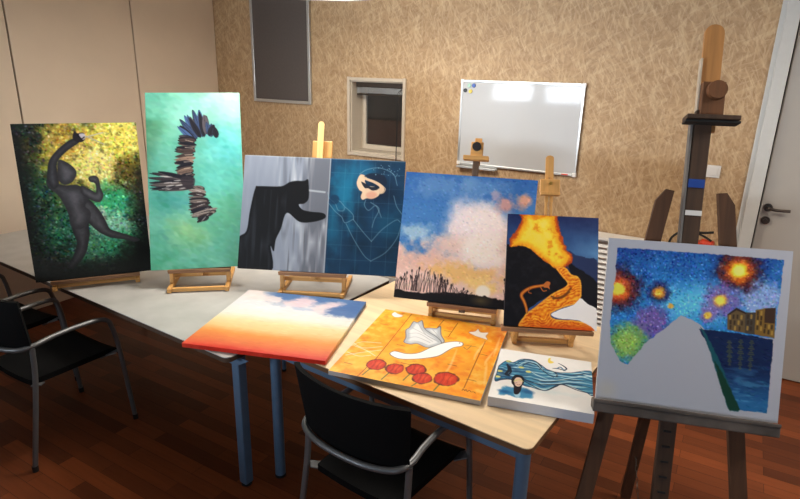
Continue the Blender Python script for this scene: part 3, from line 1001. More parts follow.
# ---------------------------------------------------------------- painting 4: sunset sky over reeds
def paint_sunset():
    p = Paint(0.664, 0.65, (72, 128, 190), 21, 260)
    p.mix((44, 92, 164), np.clip(0.3 - p.y, 0, 1) * 2.2)
    n = p.fbm(26, 5)
    n2 = p.fbm(12, 4)
    low = np.clip((p.y - 0.50 + (n - 0.5) * 0.5) / 0.14, 0, 1)
    p.mix((240, 206, 192), low)
    def cloud(c, r, col, a, ry=None):
        d = np.hypot((p.px - c[0] * p.nx) / (r * p.nx), (p.py - c[1] * p.ny) / ((ry or r) * p.nx))
        p.mix(col, a * np.clip((1.0 - d + (n - 0.5) * 1.0 + (n2 - 0.5) * 0.8) * 1.8, 0, 1))
    cloud((0.12, 0.46), 0.16, (176, 206, 222), 0.85, 0.09)
    cloud((0.30, 0.10), 0.26, (110, 152, 196), 0.6, 0.12)
    cloud((0.60, 0.08), 0.20, (120, 160, 200), 0.5, 0.10)
    p.blob((0.62, 0.46), 0.33, (244, 224, 220), 1, 0.45, 0.16, 20, 0.31)
    p.blob((0.50, 0.32), 0.19, (242, 226, 226), 0.95, 0.7, 0.25, 18)
    p.blob((0.40, 0.55), 0.22, (240, 206, 192), 0.9, 0.8, 0.25, 20, 0.14)
    p.blob((0.66, 0.56), 0.25, (255, 240, 226), 1, 0.6, 0.12, 20, 0.16)
    p.blob((0.90, 0.52), 0.18, (240, 208, 190), 0.95, 0.8, 0.25, 20, 0.22)
    cloud((0.62, 0.36), 0.20, (252, 234, 224), 0.6)
    cloud((0.15, 0.68), 0.28, (232, 188, 172), 0.8, 0.12)
    cloud((0.56, 0.76), 0.36, (244, 196, 122), 0.95, 0.10)
    cloud((0.66, 0.82), 0.18, (250, 214, 136), 0.9, 0.09)
    cloud((0.90, 0.74), 0.16, (240, 200, 160), 0.8, 0.10)
    cloud((0.78, 0.21), 0.08, (224, 164, 152), 0.9)
    cloud((0.92, 0.17), 0.075, (232, 168, 138), 0.95)
    cloud((0.70, 0.14), 0.05, (196, 170, 182), 0.7)
    p.dabs(2600, 3.4, 2.0, 9, 0.4)
    p.blob((0.678, 0.885), 0.066, (255, 246, 226), 1, 0.35)
    g = 0.925 + 0.012 * np.sin(p.x * 9) + 0.03 * (p.fbm(10, 3) - 0.5) - 0.02 * p.x
    p.mix((16, 13, 16), np.clip((p.y - g) * p.ny / 2, 0, 1))
    p.mix((96, 84, 50), 0.8 * np.clip((p.y - g) * p.ny / 2, 0, 1) * np.clip(1 - np.hypot((p.x - 0.67) / 0.10, (p.y - 0.95) / 0.05), 0, 1))
    rn = random.Random(4)
    for i in range(150):
        x = rn.uniform(0.0, 0.58) if i < 112 else rn.uniform(0.84, 1.0)
        amp = 0.19 * max(0.15, 1 - abs(x - 0.22) / 0.36) if x < 0.6 else 0.13 + 0.05 * (x - 0.84) / 0.16
        hh = amp * rn.uniform(0.45, 1.0)
        ln = rn.uniform(-0.03, 0.03)
        p.line([(x, 0.93), (x + ln * 0.3, 0.92 - hh * 0.5), (x + ln, 0.91 - hh)], rn.choice((0.7, 1.0)), (40, 28, 32), 0.85)
        if rn.random() < 0.16:
            p.blob((x + ln, 0.905 - hh), 0.009, (44, 32, 36), 1, 0.6, 0, 14, 0.016)
    return p


# ---------------------------------------------------------------- painting 5: erupting volcano
def paint_volcano():
    p = Paint(0.414, 0.518, (44, 74, 124), 31, 260)
    p.mix((92, 142, 192), np.clip(1 - np.abs(p.y - 0.32) / 0.2, 0, 1) * np.clip((p.x - 0.5) * 2, 0, 1))
    p.mix((28, 38, 84), np.clip(0.18 - p.y, 0, 1) * 5)
    p.img += ((p.fbm(18, 4) - 0.5) * 22)[..., None]
    p.fill([(0.665,0.330),(0.759,0.345),(0.871,0.364),(1.000,0.415),(1.008,0.841),(0.651,0.695)], (38, 52, 92), 1, 2, True, 2)
    p.fill([(0.673,0.421),(0.768,0.455),(0.880,0.507),(1.003,0.596),(1.008,0.822),(0.827,0.733)], (16, 18, 28), 1, 2, True, 2)
    edge = [(0.164,-0.011),(0.149,0.064),(0.093,0.165),(0.048,0.231),(0.021,0.320),(0.135,0.310),(0.256,0.334),(0.377,0.411),(0.498,0.478),(0.601,0.487),(0.696,0.425),(0.718,0.356),(0.652,0.287),(0.595,0.168),(0.550,0.062),(0.512,-0.025)]
    r = p.fill(edge, (196, 74, 22), 1, 3, True, 5)
    p.mix((250, 168, 30), np.clip((r - 3) / 6, 0, 1))
    f = p.fbm(16, 4)
    p.mix((255, 222, 60), np.clip((r - 9) / 12, 0, 1) * np.clip(0.75 + (f - 0.4) * 3, 0, 1))
    p.mix((240, 132, 24), np.clip((r - 3) / 6, 0, 1) * np.clip((0.40 - f) * 5, 0, 1))
    p.mix((252, 226, 110), np.clip((r - 18) / 10, 0, 1) * np.clip((0.42 - p.y) * 2.2, 0, 1) * np.clip((f - 0.45) * 5, 0, 1))
    p.fill([(-0.014,0.332),(0.057,0.304),(0.146,0.290),(0.249,0.310),(0.377,0.387),(0.515,0.462),(0.593,0.511),(0.666,0.584),(0.678,0.622),(0.534,0.701),(0.390,0.761),(0.269,0.843),(0.231,0.930),(0.216,1.007),(-0.013,1.020)], (15, 15, 21), 1, 1.5, True, 2)
    p.mix((40, 38, 46), 0.4 * np.clip((p.fbm(14, 4) - 0.5) * 5, 0, 1) * (p.x < 0.6) * (p.y > 0.32) * (p.img.sum(-1) < 120))
    lava = [(0.545,0.461),(0.651,0.461),(0.711,0.515),(0.787,0.535),(0.823,0.596),(0.821,0.721),(0.764,0.774),(0.631,0.814),(0.505,0.873),(0.559,0.917),(0.791,0.918),(0.941,0.957),(1.000,1.005),(0.217,1.030),(0.224,0.902),(0.327,0.826),(0.442,0.744),(0.522,0.692),(0.644,0.633),(0.672,0.594),(0.606,0.535)]
    r = p.fill(lava, (240, 128, 22), 1, 1.5)
    w = np.sin((p.px * 0.30 + p.py * 0.75 + 26 * p.fbm(30, 3)) * 1.1) * 0.7 + 2.2 * (p.fbm(5, 2) - 0.5)
    p.mix((255, 190, 56), (r > 0) * np.clip(w * 0.8 + 0.1, 0, 1))
    p.mix((196, 66, 14), (r > 0) * np.clip(-w - 0.35, 0, 1))
    p.mix((250, 190, 80), np.clip(1 - np.abs(r - 2) / 2, 0, 1) * 0.8)
    p.mix((208, 66, 22), (r > 0) * np.clip((p.y - 0.93) * 14, 0, 1) * np.clip(p.x * 2, 0, 1) * 0.8)
    p.fill([(0.505,0.878),(0.614,0.829),(0.752,0.779),(0.818,0.724),(0.891,0.767),(1.002,0.822),(1.005,1.000),(0.918,0.953),(0.785,0.914),(0.599,0.910)], (248, 244, 242), 1, 1.2, True, 0.8)
    for c in ([(0.478,0.603),(0.432,0.625),(0.297,0.651),(0.216,0.688),(0.182,0.728),(0.213,0.779),(0.239,0.835),(0.247,0.873)],):
        p.line(c, 8, (150, 72, 28), 1, 0.3)
        p.line(c, 4, (226, 136, 48), 0.9, 0.3)
    p.fill([(0.426,0.611),(0.460,0.590),(0.490,0.608),(0.479,0.632),(0.486,0.660),(0.462,0.647),(0.421,0.645)], (196, 110, 50))
    p.line([(0.386,0.646),(0.416,0.678),(0.451,0.672)], 2, (190, 100, 40))
    p.line([(0.268,0.662),(0.257,0.696),(0.287,0.704)], 2, (170, 90, 40))
    for c in ([(0.506,0.721),(0.565,0.732),(0.651,0.699),(0.714,0.639)], [(0.524,0.739),(0.623,0.725),(0.697,0.673)]):
        p.line(c, 4, (110, 58, 26), 0.85)
    rn = random.Random(2)
    for k in range(60):
        x, y = rn.uniform(0.05, 0.9), rn.uniform(0.05, 0.95)
        p.line([(x, y), (x + 0.015, y - 0.02)], 1, (255, 230, 140), 0.0)
    return p


# ---------------------------------------------------------------- painting 6: unfinished night canal with round lights
def paint_lights():
    p = Paint(0.619, 0.613, (188, 191, 202), 41, 280)  # bare white darkened and cooled, the canvas's shade put into its colour
    q = Paint(0.619, 0.613, (40, 116, 186), 42, 280)
    n = q.fbm(30, 4)
    q.mix((24, 62, 134), np.clip(0.32 - q.y + (n - 0.5) * 0.4, 0, 1) * 3)
    q.mix((88, 180, 222), np.clip(1 - np.hypot((q.x - 0.5) / 0.30, (q.y - 0.34) / 0.16) + (n - 0.5), 0, 1) * 1.2)
    def halo(c, layers):
        for r, col, a in layers:
            q.blob(c, r, col, a, 0.55, 0.25, 7)
    L6 = [(0.728,0.139),(0.077,0.308),(0.307,0.309),(0.643,0.322),(0.584,0.418),(0.379,0.383),(0.279,0.491),(0.157,0.627),(0.847,0.291)]
    halo(L6[6], [(0.13, (108, 84, 150), 0.9)])
    halo(L6[8], [(0.15, (140, 160, 206), 0.85)])
    halo(L6[7], [(0.15, (112, 160, 84), 0.95), (0.08, (150, 190, 86), 0.8)])
    halo(L6[0], [(0.165, (36, 18, 44), 0.95), (0.125, (120, 44, 26), 0.95), (0.09, (200, 96, 26), 0.95), (0.058, (246, 190, 40), 1), (0.04, (255, 232, 80), 1)])
    halo(L6[1], [(0.18, (40, 20, 48), 0.95), (0.13, (136, 46, 28), 0.95), (0.09, (218, 96, 40), 0.95), (0.05, (250, 200, 60), 1)])
    halo(L6[2], [(0.085, (34, 40, 90), 0.9), (0.048, (196, 120, 40), 0.95), (0.026, (240, 180, 60), 1)])
    halo(L6[3], [(0.13, (116, 96, 164), 0.9), (0.05, (206, 140, 70), 0.95), (0.036, (248, 206, 70), 1)])
    halo(L6[4], [(0.06, (120, 98, 164), 0.8), (0.028, (240, 184, 70), 1)])
    halo(L6[5], [(0.02, (214, 170, 70), 1)])
    sky = q.sdf([(0.051,0.057),(0.511,0.052),(0.954,0.056),(0.952,0.252),(0.945,0.353),(0.942,0.512),(0.574,0.499),(0.534,0.464),(0.440,0.433),(0.255,0.623),(0.158,0.749),(0.094,0.734),(0.064,0.645),(0.052,0.570),(0.048,0.372),(0.056,0.218)], False, 1) > 0
    q.dabs(9000, 2.6, 1.7, 24)
    q.blob(L6[0], 0.05, (255, 214, 60), 0.9, 0.5, 0.1, 6)
    q.blob(L6[0], 0.034, (255, 240, 110), 1, 0.4)
    q.blob(L6[1], 0.042, (255, 206, 70), 0.9, 0.5)
    q.blob(L6[3], 0.03, (255, 220, 90), 0.9, 0.5)
    s1 = np.clip(q.sdf([(0.051,0.057),(0.511,0.052),(0.954,0.056),(0.952,0.252),(0.945,0.353),(0.942,0.512),(0.574,0.499),(0.534,0.464),(0.440,0.433),(0.255,0.623),(0.170,0.762),(0.121,0.746),(0.064,0.645),(0.052,0.570),(0.048,0.372),(0.056,0.218)], False, 1.6) + 0.5, 0, 1)
    q.img = np.clip(q.img * 1.16 + 4, 0, 255)
    p.img = p.img * (1 - s1[..., None]) + q.img * s1[..., None]
    # water
    w = Paint(0.619, 0.613, (20, 40, 84), 43, 280)
    w.mix((44, 112, 170), np.clip((w.y - 0.70) / 0.2, 0, 1))
    w.mix((84, 160, 206), np.clip((w.streak(18, 3) - 0.55) * 3, 0, 1) * np.clip((w.y - 0.62) * 3, 0, 1))
    w.dabs(2500, 5, 1.4, 10, 0.1)
    for c in ([(0.711,0.554),(0.723,0.692)], [(0.771,0.541),(0.779,0.707)], [(0.828,0.540),(0.831,0.708)]):
        (x0, y0), (x1, y1) = c
        for k in range(16):
            t = k / 15
            ww = 0.017 * (1 - abs(t - 0.4)) * (0.55 + 0.45 * math.sin(k * 2.1))
            w.line([(x0 + (x1 - x0) * t - ww, y0 + (y1 - y0) * t), (x0 + (x1 - x0) * t + ww, y0 + (y1 - y0) * t)], 2.0, (120, 120, 54), 0.5)
    m = p.sdf([(0.547,0.502),(0.654,0.499),(0.734,0.502),(0.937,0.519),(0.939,0.730),(0.938,0.948),(0.785,0.950),(0.703,0.776)], False, 1.5)
    m = np.clip(m + 0.5, 0, 1)
    p.img = p.img * (1 - m[..., None]) + w.img * m[..., None]
    # houses on the far bank
    for pts, col in (([(0.688,0.398),(0.733,0.358),(0.784,0.379),(0.791,0.498),(0.693,0.489)], (112, 92, 62)), ([(0.781,0.376),(0.836,0.373),(0.841,0.501),(0.788,0.498)], (78, 70, 62)), ([(0.834,0.359),(0.882,0.342),(0.936,0.337),(0.942,0.510),(0.838,0.501)], (136, 104, 50)), ([(0.880,0.343),(0.935,0.335),(0.938,0.426),(0.884,0.426)], (70, 50, 40))):
        p.fill(pts, col, 1, 1, False, 0.6)
    win = [(0.703,0.414),(0.721,0.409),(0.742,0.407),(0.763,0.408),(0.708,0.443),(0.729,0.443),(0.750,0.441),(0.768,0.442),(0.710,0.472),(0.734,0.475),(0.758,0.475),(0.796,0.401),(0.814,0.399),(0.799,0.433),(0.817,0.434),(0.799,0.468),(0.817,0.469),(0.846,0.375),(0.864,0.373),(0.848,0.401),(0.866,0.402),(0.848,0.430),(0.866,0.431),(0.890,0.446),(0.909,0.447),(0.924,0.448),(0.850,0.459),(0.869,0.463),(0.888,0.475),(0.909,0.479),(0.927,0.482)]
    for i, c in enumerate(win):
        p.line([(c[0], c[1] - 0.008), (c[0], c[1] + 0.008)], 3.0, (62, 48, 36) if i % 3 else (196, 156, 74), 0.8)
    p.fill([(0.688,0.398),(0.732,0.355),(0.787,0.379),(0.785,0.388),(0.734,0.370),(0.694,0.403)], (56, 42, 40), 1, 1, False)
    # dark green and blue edge of the pale path
    p.fill([(0.552,0.493),(0.575,0.511),(0.622,0.594),(0.688,0.719),(0.795,0.945),(0.789,0.958),(0.742,0.962),(0.679,0.809),(0.628,0.667),(0.577,0.540)], (28, 92, 104), 1, 1.5, False, 1.5)
    p.fill([(0.642,0.680),(0.690,0.748),(0.745,0.844),(0.798,0.948),(0.744,0.962),(0.685,0.822)], (22, 66, 50), 1, 2, False, 1.5)
    p.blob((0.06, 0.93), 0.10, (206, 196, 176), 0.5, 1)
    return p


# ---------------------------------------------------------------- painting 7: red to white dusk bands
def paint_dusk():
    p = Paint(0.677, 0.677, (240, 236, 226), 51, 240)
    t = p.y + (p.fbm(40, 3) - 0.5) * 0.05
    stops = [(0.0, (232, 222, 220)), (0.28, (228, 228, 232)), (0.45, (240, 236, 226)), (0.56, (248, 226, 172)), (0.68, (250, 206, 142)), (0.77, (246, 158, 78)), (0.88, (240, 128, 72)), (0.95, (238, 100, 66)), (1.0, (226, 50, 34))]
    for c in range(3):
        p.img[..., c] = np.interp(t, [s[0] for s in stops], [s[1][c] for s in stops])
    n = p.fbm(30, 4)
    p.mix((238, 208, 206), np.clip(1 - np.hypot((p.x - 0.40) / 0.32, (p.y - 0.12) / 0.10) + (n - 0.5), 0, 1) * 0.8)
    b = np.clip((0.16 + 0.16 * p.x - p.y + (n - 0.5) * 0.30) * 7, 0, 1) * np.clip((p.x - 0.10) * 6, 0, 1)
    p.mix((70, 112, 168), b * 0.92)
    p.fill([(0.751,0.227),(0.784,0.152),(0.865,0.093),(1.001,0.008),(1.012,0.295),(0.907,0.331),(0.765,0.315)], (72, 108, 164), 0.9, 14, True, 8)
    p.fill([(0.389,0.198),(0.479,0.054),(0.580,0.058),(0.611,0.120),(0.575,0.226),(0.483,0.241)], (238, 208, 212), 0.85, 12, True, 7)
    p.fill([(0.621,0.252),(0.697,0.117),(0.801,0.070),(0.849,0.106),(0.761,0.206),(0.735,0.314)], (240, 214, 216), 0.85, 12, True, 6)
    p.fill([(0.017,0.029),(0.107,-0.006),(0.180,0.071),(0.331,0.093),(0.329,0.194),(0.126,0.188),(0.029,0.142)], (240, 226, 224), 0.85, 6, True, 4)
    p.fill([(0.483,0.241),(0.598,0.239),(0.667,0.277),(0.521,0.296)], (150, 176, 212), 0.5, 5, True, 3)
    p.mix((236, 240, 246), np.clip(1 - np.hypot((p.x - 0.3) / 0.25, (p.y - 0.33) / 0.07), 0, 1) * 0.6)
    p.dabs(900, 9, 3, 4, 0.02)
    p.img = p.img * 0.88
    return p


# ---------------------------------------------------------------- painting 8: white dove and red poppies on orange
def paint_dove():
    p = Paint(0.645, 0.685, (244, 160, 40), 61, 280)
    n, n2 = p.fbm(40, 4), p.fbm(14, 3)
    p.mix((250, 190, 70), np.clip((n - 0.45) * 4, 0, 1) * 0.8)
    p.mix((236, 122, 30), np.clip((0.45 - n2) * 4, 0, 1) * 0.7)
    p.mix((226, 96, 30), np.clip((p.x - 0.86) * 6 + (n - 0.5), 0, 1) * np.clip(0.5 - p.y, 0, 1) * 1.8)
    p.mix((250, 206, 110), np.clip((n2 - 0.55) * 6, 0, 1) * np.clip((p.x - 0.75) * 4, 0, 1) * 0.8)
    p.mix((252, 214, 120), np.clip((n2 - 0.55) * 5, 0, 1) * np.clip(0.3 - p.x, 0, 1) * 2)
    for c in ([(0.230,0.011),(0.232,0.749),(0.205,1.007)], [(0.501,0.027),(0.489,0.174)], [(0.616,0.044),(0.607,0.287)], [(0.876,0.257),(0.874,0.619),(0.874,0.897)]):
        p.line(c, 1.6, (150, 66, 20), 0.85, 0, False)
    rn = random.Random(8)
    for c in [(0.095,0.260),(0.324,0.524),(0.083,0.873),(0.736,0.659),(0.899,0.453),(0.897,0.795),(0.583,0.199),(0.438,0.748)]:
        p.line([(c[0] - 0.03, c[1]), (c[0] + 0.03, c[1] + 0.004)], 1.5, (120, 56, 26), 0.8)
    pale = (252, 222, 170)
    for c in ([(0.876,0.257),(0.854,0.455),(0.857,0.540)], [(0.712,0.443),(0.726,0.679),(0.714,0.800)], [(0.968,0.343),(0.940,0.516),(0.940,0.593)], [(0.967,0.149),(0.973,0.456)], [(0.948,0.559),(0.985,0.825)]):
        p.line(c, 4.5, pale, 0.5, 0.7, True, 3)
    for c in ([(-0.006,0.670),(0.043,0.578),(0.182,0.543)], [(0.021,0.782),(0.105,0.715),(0.220,0.636)], [(0.018,0.643),(0.122,0.674),(0.213,0.724)], [(-0.020,0.602),(0.093,0.650),(0.209,0.587)], [(0.013,0.741),(0.110,0.764),(0.181,0.729)]):
        p.line(c, 1.8, (244, 226, 204), 0.85)
    # poppies
    for (c, r) in zip([(0.264,0.826),(0.397,0.834),(0.529,0.794),(0.599,0.881),(0.742,0.839)], (0.066, 0.060, 0.066, 0.062, 0.078)):
        p.line([(c[0], c[1]), (c[0] - 0.02, c[1] + 0.07), (c[0] - 0.035, min(0.99, c[1] + 0.15))], 2.4, (96, 110, 56), 0.9)
        p.blob(c, r * 1.10, (90, 30, 20), 0.9, 0.12, 0.14, 8, r * 1.22)
        p.blob(c, r, (204, 54, 26), 1, 0.2, 0.14, 8, r * 1.10)
        p.blob((c[0] + r * 0.2, c[1] - r * 0.2), r * 0.6, (228, 92, 44), 0.7, 0.8, 0.4, 6)
        for k in range(5):
            a = -0.8 + 0.4 * k
            p.line([(c[0] + r * 0.8 * a, c[1] - r * 0.75), (c[0] + r * 0.5 * a, c[1]), (c[0] + r * 0.7 * a, c[1] + r * 0.7)], 1.3, (132, 30, 20) if k % 2 else (232, 96, 60), 0.5)
    # dove
    out = (110, 112, 116)
    wing1 = [(0.590,0.396),(0.530,0.316),(0.460,0.266),(0.400,0.208),(0.345,0.094),(0.319,0.138),(0.284,0.134),(0.287,0.242),(0.277,0.295),(0.314,0.399),(0.327,0.476),(0.384,0.490),(0.427,0.466),(0.500,0.495),(0.542,0.471)]
    wing2 = [(0.588,0.390),(0.600,0.356),(0.551,0.270),(0.506,0.135),(0.485,0.184),(0.441,0.192),(0.404,0.223),(0.465,0.295),(0.531,0.331)]
    body = [(0.290,0.653),(0.307,0.619),(0.333,0.615),(0.409,0.620),(0.477,0.579),(0.529,0.483),(0.600,0.385),(0.672,0.335),(0.720,0.332),(0.738,0.353),(0.734,0.390),(0.689,0.428),(0.660,0.487),(0.621,0.576),(0.545,0.638),(0.449,0.689),(0.374,0.706),(0.312,0.684)]
    for w in (wing2, wing1):
        r = p.fill(w, out, 1, 1.2)
        p.mix((178, 184, 190), np.clip((r - 1.6), 0, 1))
        p.mix((238, 238, 236), np.clip((r - 6) / 5, 0, 1) * 0.7)
    for c in ([(0.335,0.410),(0.391,0.369),(0.509,0.417)], [(0.319,0.339),(0.390,0.312),(0.519,0.394)], [(0.313,0.241),(0.400,0.288),(0.537,0.369)], [(0.337,0.465),(0.411,0.429),(0.505,0.458)], [(0.466,0.216),(0.520,0.282),(0.578,0.365)], [(0.329,0.151),(0.443,0.311),(0.563,0.385)]):
        p.line(c, 1.2, (140, 144, 150), 0.8)
    r = p.fill(body, out, 1, 1.2)
    p.mix((248, 247, 243), np.clip(r - 1.2, 0, 1))
    p.blob([(0.708,0.350)][0], 0.008, (40, 40, 44), 1, 0.5)
    # small birds
    for w in ([(0.081,0.075),(0.090,0.025),(0.130,0.047),(0.173,0.059),(0.171,0.096),(0.123,0.114)], [(0.730,0.163),(0.770,0.132),(0.785,0.079),(0.816,0.131),(0.872,0.117),(0.867,0.179),(0.887,0.231),(0.827,0.217),(0.785,0.203)]):
        r = p.fill(w, (186, 140, 110), 1, 1.2)
        p.mix((238, 230, 220), np.clip(r - 0.6, 0, 1))
    for c in ([(0.748,0.395),(0.779,0.421),(0.796,0.359)], [(0.738,0.367),(0.782,0.364),(0.835,0.364)]):
        p.line(c, 1.6, (120, 112, 70), 0.8)
    s = [(0.870,0.929),(0.873,0.908),(0.886,0.928),(0.890,0.911),(0.903,0.931),(0.910,0.913),(0.926,0.926),(0.940,0.920),(0.953,0.930)]
    p.line(s, 1.2, (110, 40, 20), 0.8)
    return p


# ---------------------------------------------------------------- painting 9: woman with sea-blue hair
def paint_hair():
    p = Paint(0.395, 0.412, (240, 240, 238), 71, 250)
    p.img += ((p.fbm(20, 3) - 0.5) * 8)[..., None]
    mass = [(0.030,0.395),(0.094,0.263),(0.171,0.272),(0.258,0.171),(0.375,0.155),(0.469,0.235),(0.547,0.318),(0.638,0.336),(0.780,0.303),(1.002,0.219),(1.002,0.661),(0.924,0.637),(0.787,0.582),(0.681,0.558),(0.597,0.657),(0.548,0.726),(0.478,0.733),(0.410,0.712),(0.325,0.702),(0.201,0.625),(0.093,0.663),(0.039,0.707),(0.021,0.641),(0.028,0.566)]
    r = p.fill(mass, (62, 142, 178), 1, 1.5, True, 2)
    f = np.sin((p.py * 0.42 + p.px * 0.03 + 16 * p.fbm(60, 3))) * (0.5 + p.fbm(24, 2)) + 1.1 * (p.streak(26, 3) - 0.5)
    p.mix((28, 88, 136), (r > 0) * np.clip(f * 0.9 + 0.1, 0, 1) * 0.7)
    p.mix((186, 220, 228), (r > 0) * np.clip(-f * 1.6 - 0.7, 0, 1))
    p.mix((20, 62, 104), (r > 0) * np.clip((0.45 - p.x) * 4, 0, 1) * np.clip((p.fbm(18, 3) - 0.4) * 4, 0, 1) * 0.6)
    dk, lt = (18, 40, 66), (196, 226, 232)
    for c in ([(0.193,0.312),(0.278,0.181),(0.390,0.166),(0.471,0.272),(0.456,0.343)], [(0.254,0.370),(0.320,0.239),(0.423,0.248),(0.513,0.371),(0.607,0.453)], [(0.509,0.299),(0.620,0.348),(0.641,0.421),(0.588,0.444)],
              [(0.309,0.608),(0.422,0.687),(0.531,0.731),(0.631,0.627),(0.699,0.566),(0.856,0.630),(1.002,0.654)], [(0.620,0.341),(0.764,0.358),(0.887,0.302),(1.002,0.248)], [(0.396,0.548),(0.558,0.558),(0.731,0.460),(1.002,0.410)], [(0.472,0.631),(0.612,0.591),(0.785,0.528),(1.002,0.541)], [(0.250,0.554),(0.363,0.600),(0.527,0.657)],
              [(0.649,0.140),(0.705,0.185),(0.736,0.235),(0.708,0.287)], [(0.592,0.268),(0.653,0.258),(0.726,0.282)], [(0.040,0.685),(0.091,0.642),(0.201,0.625),(0.258,0.658)]):
        p.line(c, 4.4, dk, 0.95, 0.6)
    for c in ([(0.224,0.341),(0.309,0.211),(0.412,0.213),(0.497,0.346)], [(0.468,0.556),(0.644,0.499),(0.818,0.386),(1.002,0.319)], [(0.418,0.619),(0.594,0.583),(0.767,0.498),(1.002,0.472)], [(0.530,0.352),(0.676,0.397),(0.852,0.369),(1.002,0.291)], [(0.349,0.388),(0.445,0.463),(0.556,0.510)]):
        p.line(c, 3.4, lt, 0.9, 0.6)
    p.line([(0.632,0.264),(0.670,0.217),(0.700,0.253),(0.729,0.259)], 4, (40, 108, 150), 0.9, 0.5)
    p.fill([(0.539,0.071),(0.564,0.049),(0.563,0.103),(0.601,0.131),(0.569,0.170),(0.539,0.148)], (236, 214, 96))
    for c in [(0.122,0.263),(0.055,0.493),(0.048,0.611),(0.268,0.351),(0.347,0.418)]:
        p.blob(c, 0.036, (222, 220, 130), 1, 0.35, 0.2, 8, 0.026)
    p.line([(0.115,0.333),(0.144,0.438),(0.123,0.539),(0.158,0.558)], 8, (24, 30, 44), 0.95, 0.3)
    p.line([(0.145,0.363),(0.169,0.468),(0.146,0.547)], 5, (24, 30, 44), 0.95, 0.3)
    p.line(mass + mass[:1], 2.2, (16, 38, 66), 0.75)
    p.fill([(0.101,0.930),(0.109,0.826),(0.158,0.764),(0.213,0.775),(0.318,0.738),(0.385,0.773),(0.424,0.883),(0.384,0.914),(0.280,0.932),(0.190,0.918)], (44, 128, 178), 0.9, 7, True, 4)
    p.blob([(0.149,0.869)][0], 0.10, (18, 76, 130), 0.8, 0.8, 0.2, 10, 0.05)
    p.blob([(0.369,0.805)][0], 0.09, (20, 84, 140), 0.8, 0.8, 0.2, 10, 0.05)
    p.fill([(0.236,0.837),(0.269,0.800),(0.302,0.852),(0.296,0.920),(0.254,0.919)], (180, 214, 228), 0.8, 3)
    p.fill([(0.191,0.599),(0.218,0.527),(0.265,0.514),(0.309,0.552),(0.319,0.641),(0.306,0.721),(0.299,0.819),(0.276,0.880),(0.239,0.870),(0.225,0.744),(0.199,0.689)], (26, 28, 40))
    p.fill([(0.220,0.634),(0.237,0.572),(0.280,0.567),(0.303,0.624),(0.297,0.696),(0.272,0.738),(0.238,0.720)], (230, 200, 180))
    p.line([(0.221,0.648),(0.262,0.608),(0.306,0.623)], 3.6, (214, 214, 132), 1)
    p.line([(0.254,0.701),(0.273,0.706),(0.286,0.689)], 1.6, (150, 80, 76), 1)
    p.line([(0.231,0.687),(0.252,0.667)], 1.2, (60, 44, 50), 0.9)
    p.mix((206, 230, 236), np.clip(1 - np.hypot((p.x - 0.62) / 0.3, (p.y - 0.74) / 0.06) + (p.fbm(16, 3) - 0.5), 0, 1) * 0.4)
    return p


T0 = 0.74        # table top height
PAINTINGS = {}
PAINTINGS['dancer'] = tag(canvas('dancer_painting', paint_dancer(), 0.588, 0.848, frame(-3.019, 1.763, 0.80, R(55.0), R(4)), M['matte'], (24, 26, 24)),
    'painting of a grey faceless figure holding up scissors on yellow and green', 'painting')
PAINTINGS['wing'] = tag(canvas('wing_painting', paint_wing(), 0.524, 1.021, frame(-2.545, 2.090, 0.849, R(40.7), R(21), R(1)), M['gloss'], (90, 170, 146)),
    'tall turquoise painting of a feathered wing, the highest canvas on the tables', 'painting')
PAINTINGS['pair'] = tag(canvas('portrait_painting', paint_pair(), 0.914, 0.645, frame(-1.909, 2.367, 0.869, R(26.7), R(20.5), R(-0.4)), M['matte'], (150, 160, 170)),
    'wide painting of a black cloaked figure on grey beside a dark blue portrait', 'painting')
PAINTINGS['sunset'] = tag(canvas('sunset_painting', paint_sunset(), 0.664, 0.65, frame(-1.089, 2.453, 0.84, R(17.0), R(18.4), R(-0.2)), M['matte'], (40, 60, 100)),
    'square painting of a low sun and pink clouds over black reeds', 'painting')
PAINTINGS['volcano'] = tag(canvas('volcano_painting', paint_volcano(), 0.414, 0.518, frame(-0.603, 2.394, 0.86, R(25.6), R(25.5), R(-0.3)), M['matte'], (40, 40, 50)),
    'upright painting of an erupting volcano with a winding orange lava stream', 'painting')
PAINTINGS['lights'] = tag(canvas('canal_painting', paint_lights(), 0.594, 0.589, frame(-0.015, 2.033, 0.836, R(17.2), R(16.8), R(0.6)), M['matte'], (190, 190, 194)),
    'unfinished canvas of glowing round lights over a night canal with white middle', 'painting')
PAINTINGS['dusk'] = tag(canvas('dusk_painting', paint_dusk(), 0.677, 0.677, flat(-1.803, 1.951, T0 + 0.0225, R(19.0), 0.677, 0.677), M['gloss'], edge_from_paint=True),
    'dusk sky canvas fading from red to white and blue, lying flat on the tables', 'painting')
PAINTINGS['dove'] = tag(canvas('dove_painting', paint_dove(), 0.638, 0.685, flat(-1.071, 2.085, T0 + 0.0225, R(11.8), 0.638, 0.685), M['gloss'], (196, 190, 186)),
    'orange canvas of a white dove above red poppies, lying flat on the wooden table', 'painting')
PAINTINGS['hair'] = tag(canvas('wave_hair_painting', paint_hair(), 0.386, 0.412, flat(-0.530, 2.078, T0 + 0.0425, R(14.5), 0.386, 0.412), M['gloss'], (206, 210, 220), thick=0.04),
    'small thick white canvas of a woman with wavy blue hair at the table corner', 'painting')

# ---------------------------------------------------------------- tables


